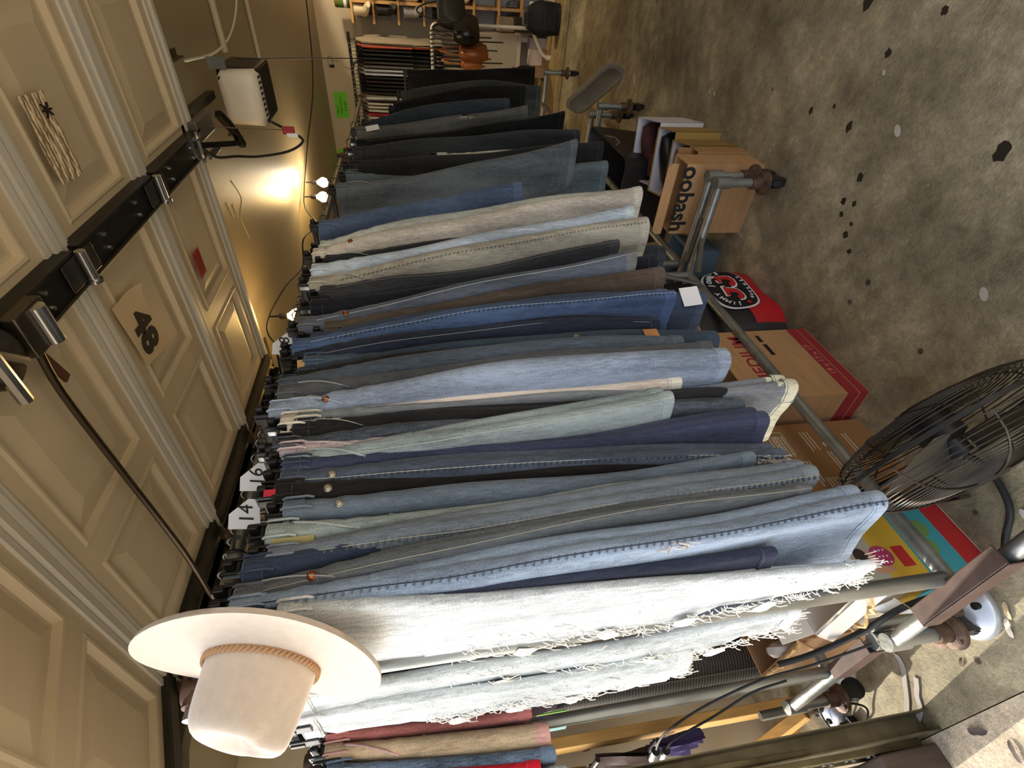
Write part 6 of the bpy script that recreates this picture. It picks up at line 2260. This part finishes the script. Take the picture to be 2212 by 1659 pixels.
m.cyl((-2.03, 0.335, 0.835), (-1.95, 0.34, 0.842), 0.014, n=10)
m.cyl((-2.05, 0.335, 0.79), (-1.97, 0.34, 0.80), 0.014, n=10)
m.build('plugs', BLACKPL, t)
t = thing('strap', 'pale grey webbing strap lying in a loop on the floor', 'strap', (-1.78, 0.36, 0))
m = MB()
path = spline([(-1.60, 0.41, 0.20), (-1.63, 0.43, 0.10), (-1.70, 0.435, 0.02), (-1.72, 0.40, 0.004), (-1.755, 0.36, 0.004), (-1.80, 0.315, 0.004), (-1.84, 0.285, 0.004), (-1.845, 0.268, 0.006), (-1.80, 0.262, 0.012), (-1.765, 0.285, 0.004), (-1.745, 0.315, 0.004), (-1.72, 0.335, 0.004), (-1.70, 0.355, 0.004)], 5)
rings = []
for i, p in enumerate(path):
    a = path[min(i + 1, len(path) - 1)] - path[max(i - 1, 0)]
    n_ = Vector((-a.y, a.x, 0))
    n_ = n_.normalized() if n_.length > 1e-6 else Vector((1, 0, 0))
    rings.append([p + n_ * 0.0085 + Vector((0, 0, 0.001)), p - n_ * 0.0085 + Vector((0, 0, 0.001)), p - n_ * 0.0085 - Vector((0, 0, 0.001)), p + n_ * 0.0085 - Vector((0, 0, 0.001))])
m.loft(rings)
m.build('webbing', base('grey_strap', (190, 180, 172), 0.8), t, ang=60)
# leaves and paint chips on the floor
rnd = random.Random(21)
for k, (x, y, r, col, lab) in enumerate(((-1.262, 0.372, 0.016, (206, 180, 140), 'pale dry leaf by the silver stand base'), (-1.295, 0.340, 0.017, (224, 214, 196), 'whitish leaf next to the pale dry leaf'), (-1.505, 0.330, 0.010, (96, 70, 52), 'small brown leaf between the casters'), (-1.62, 0.185, 0.022, (84, 70, 66), 'dark curled leaf on the driveway'), (-1.55, 0.12, 0.018, (92, 76, 70), 'dark leaf near the lower corner of the driveway'), (-1.02, 0.50, 0.02, (214, 206, 198), 'crumpled white paper scrap by the power cable'))):
    t = thing('leaf' if 'leaf' in lab else 'paper_scrap', lab, 'leaf' if 'leaf' in lab else 'paper', (x, y, 0.0))
    m = MB()
    n = 12
    ang = rnd.uniform(0, 6)
    ctr = [Vector((x, y, 0.007))]
    edge = []
    for j in range(n):
        a = 2 * math.pi * j / n
        rr_ = r * (0.55 + 0.45 * abs(math.cos(a)))
        p = Vector((rr_ * math.cos(a) * 1.5, rr_ * math.sin(a) * 0.7, 0))
        p.rotate(Matrix.Rotation(ang, 3, 'Z'))
        edge.append(Vector((x, y, 0.0015 + 0.006 * abs(math.sin(a)))) + p)
    m.raw(ctr + edge, [(0, 1 + j, 1 + (j + 1) % n) for j in range(n)])
    m.build('blade' if 'leaf' in lab else 'scrap', base('leaf_%d' % k, col, 0.8), t, ang=80)
for x, y, s_, lab in ((-0.63, 0.95, 0.020, 'white paint splash on the floor near the floor fan'), (-0.36, 1.48, 0.020, 'white paint splash in the middle of the open floor'), (-0.62, 3.71, 0.035, 'large white paint drop on the floor beyond the shoe boxes'), (-0.49, 2.68, 0.012, 'tiny white paint dot beside the shoe boxes, farther of a pair'), (-0.49, 2.63, 0.012, 'tiny white paint dot beside the shoe boxes, nearer of a pair'), (-0.23, 1.64, 0.010, 'tiny white paint dot on the open floor toward the right wall')):
    m = MB()
    m.lathe([(s_, 0.0005), (s_, 0.0012), (0.0, 0.0014)], (x, y, 0.0), (0, 0, 1), 9, sx=1.0, sy=0.55)
    o = m.build('paint_splash', base('old_paint', (198, 190, 176), 0.8), smooth=False)
    tag(o, lab, 'paint mark', 'paint splashes on the floor')
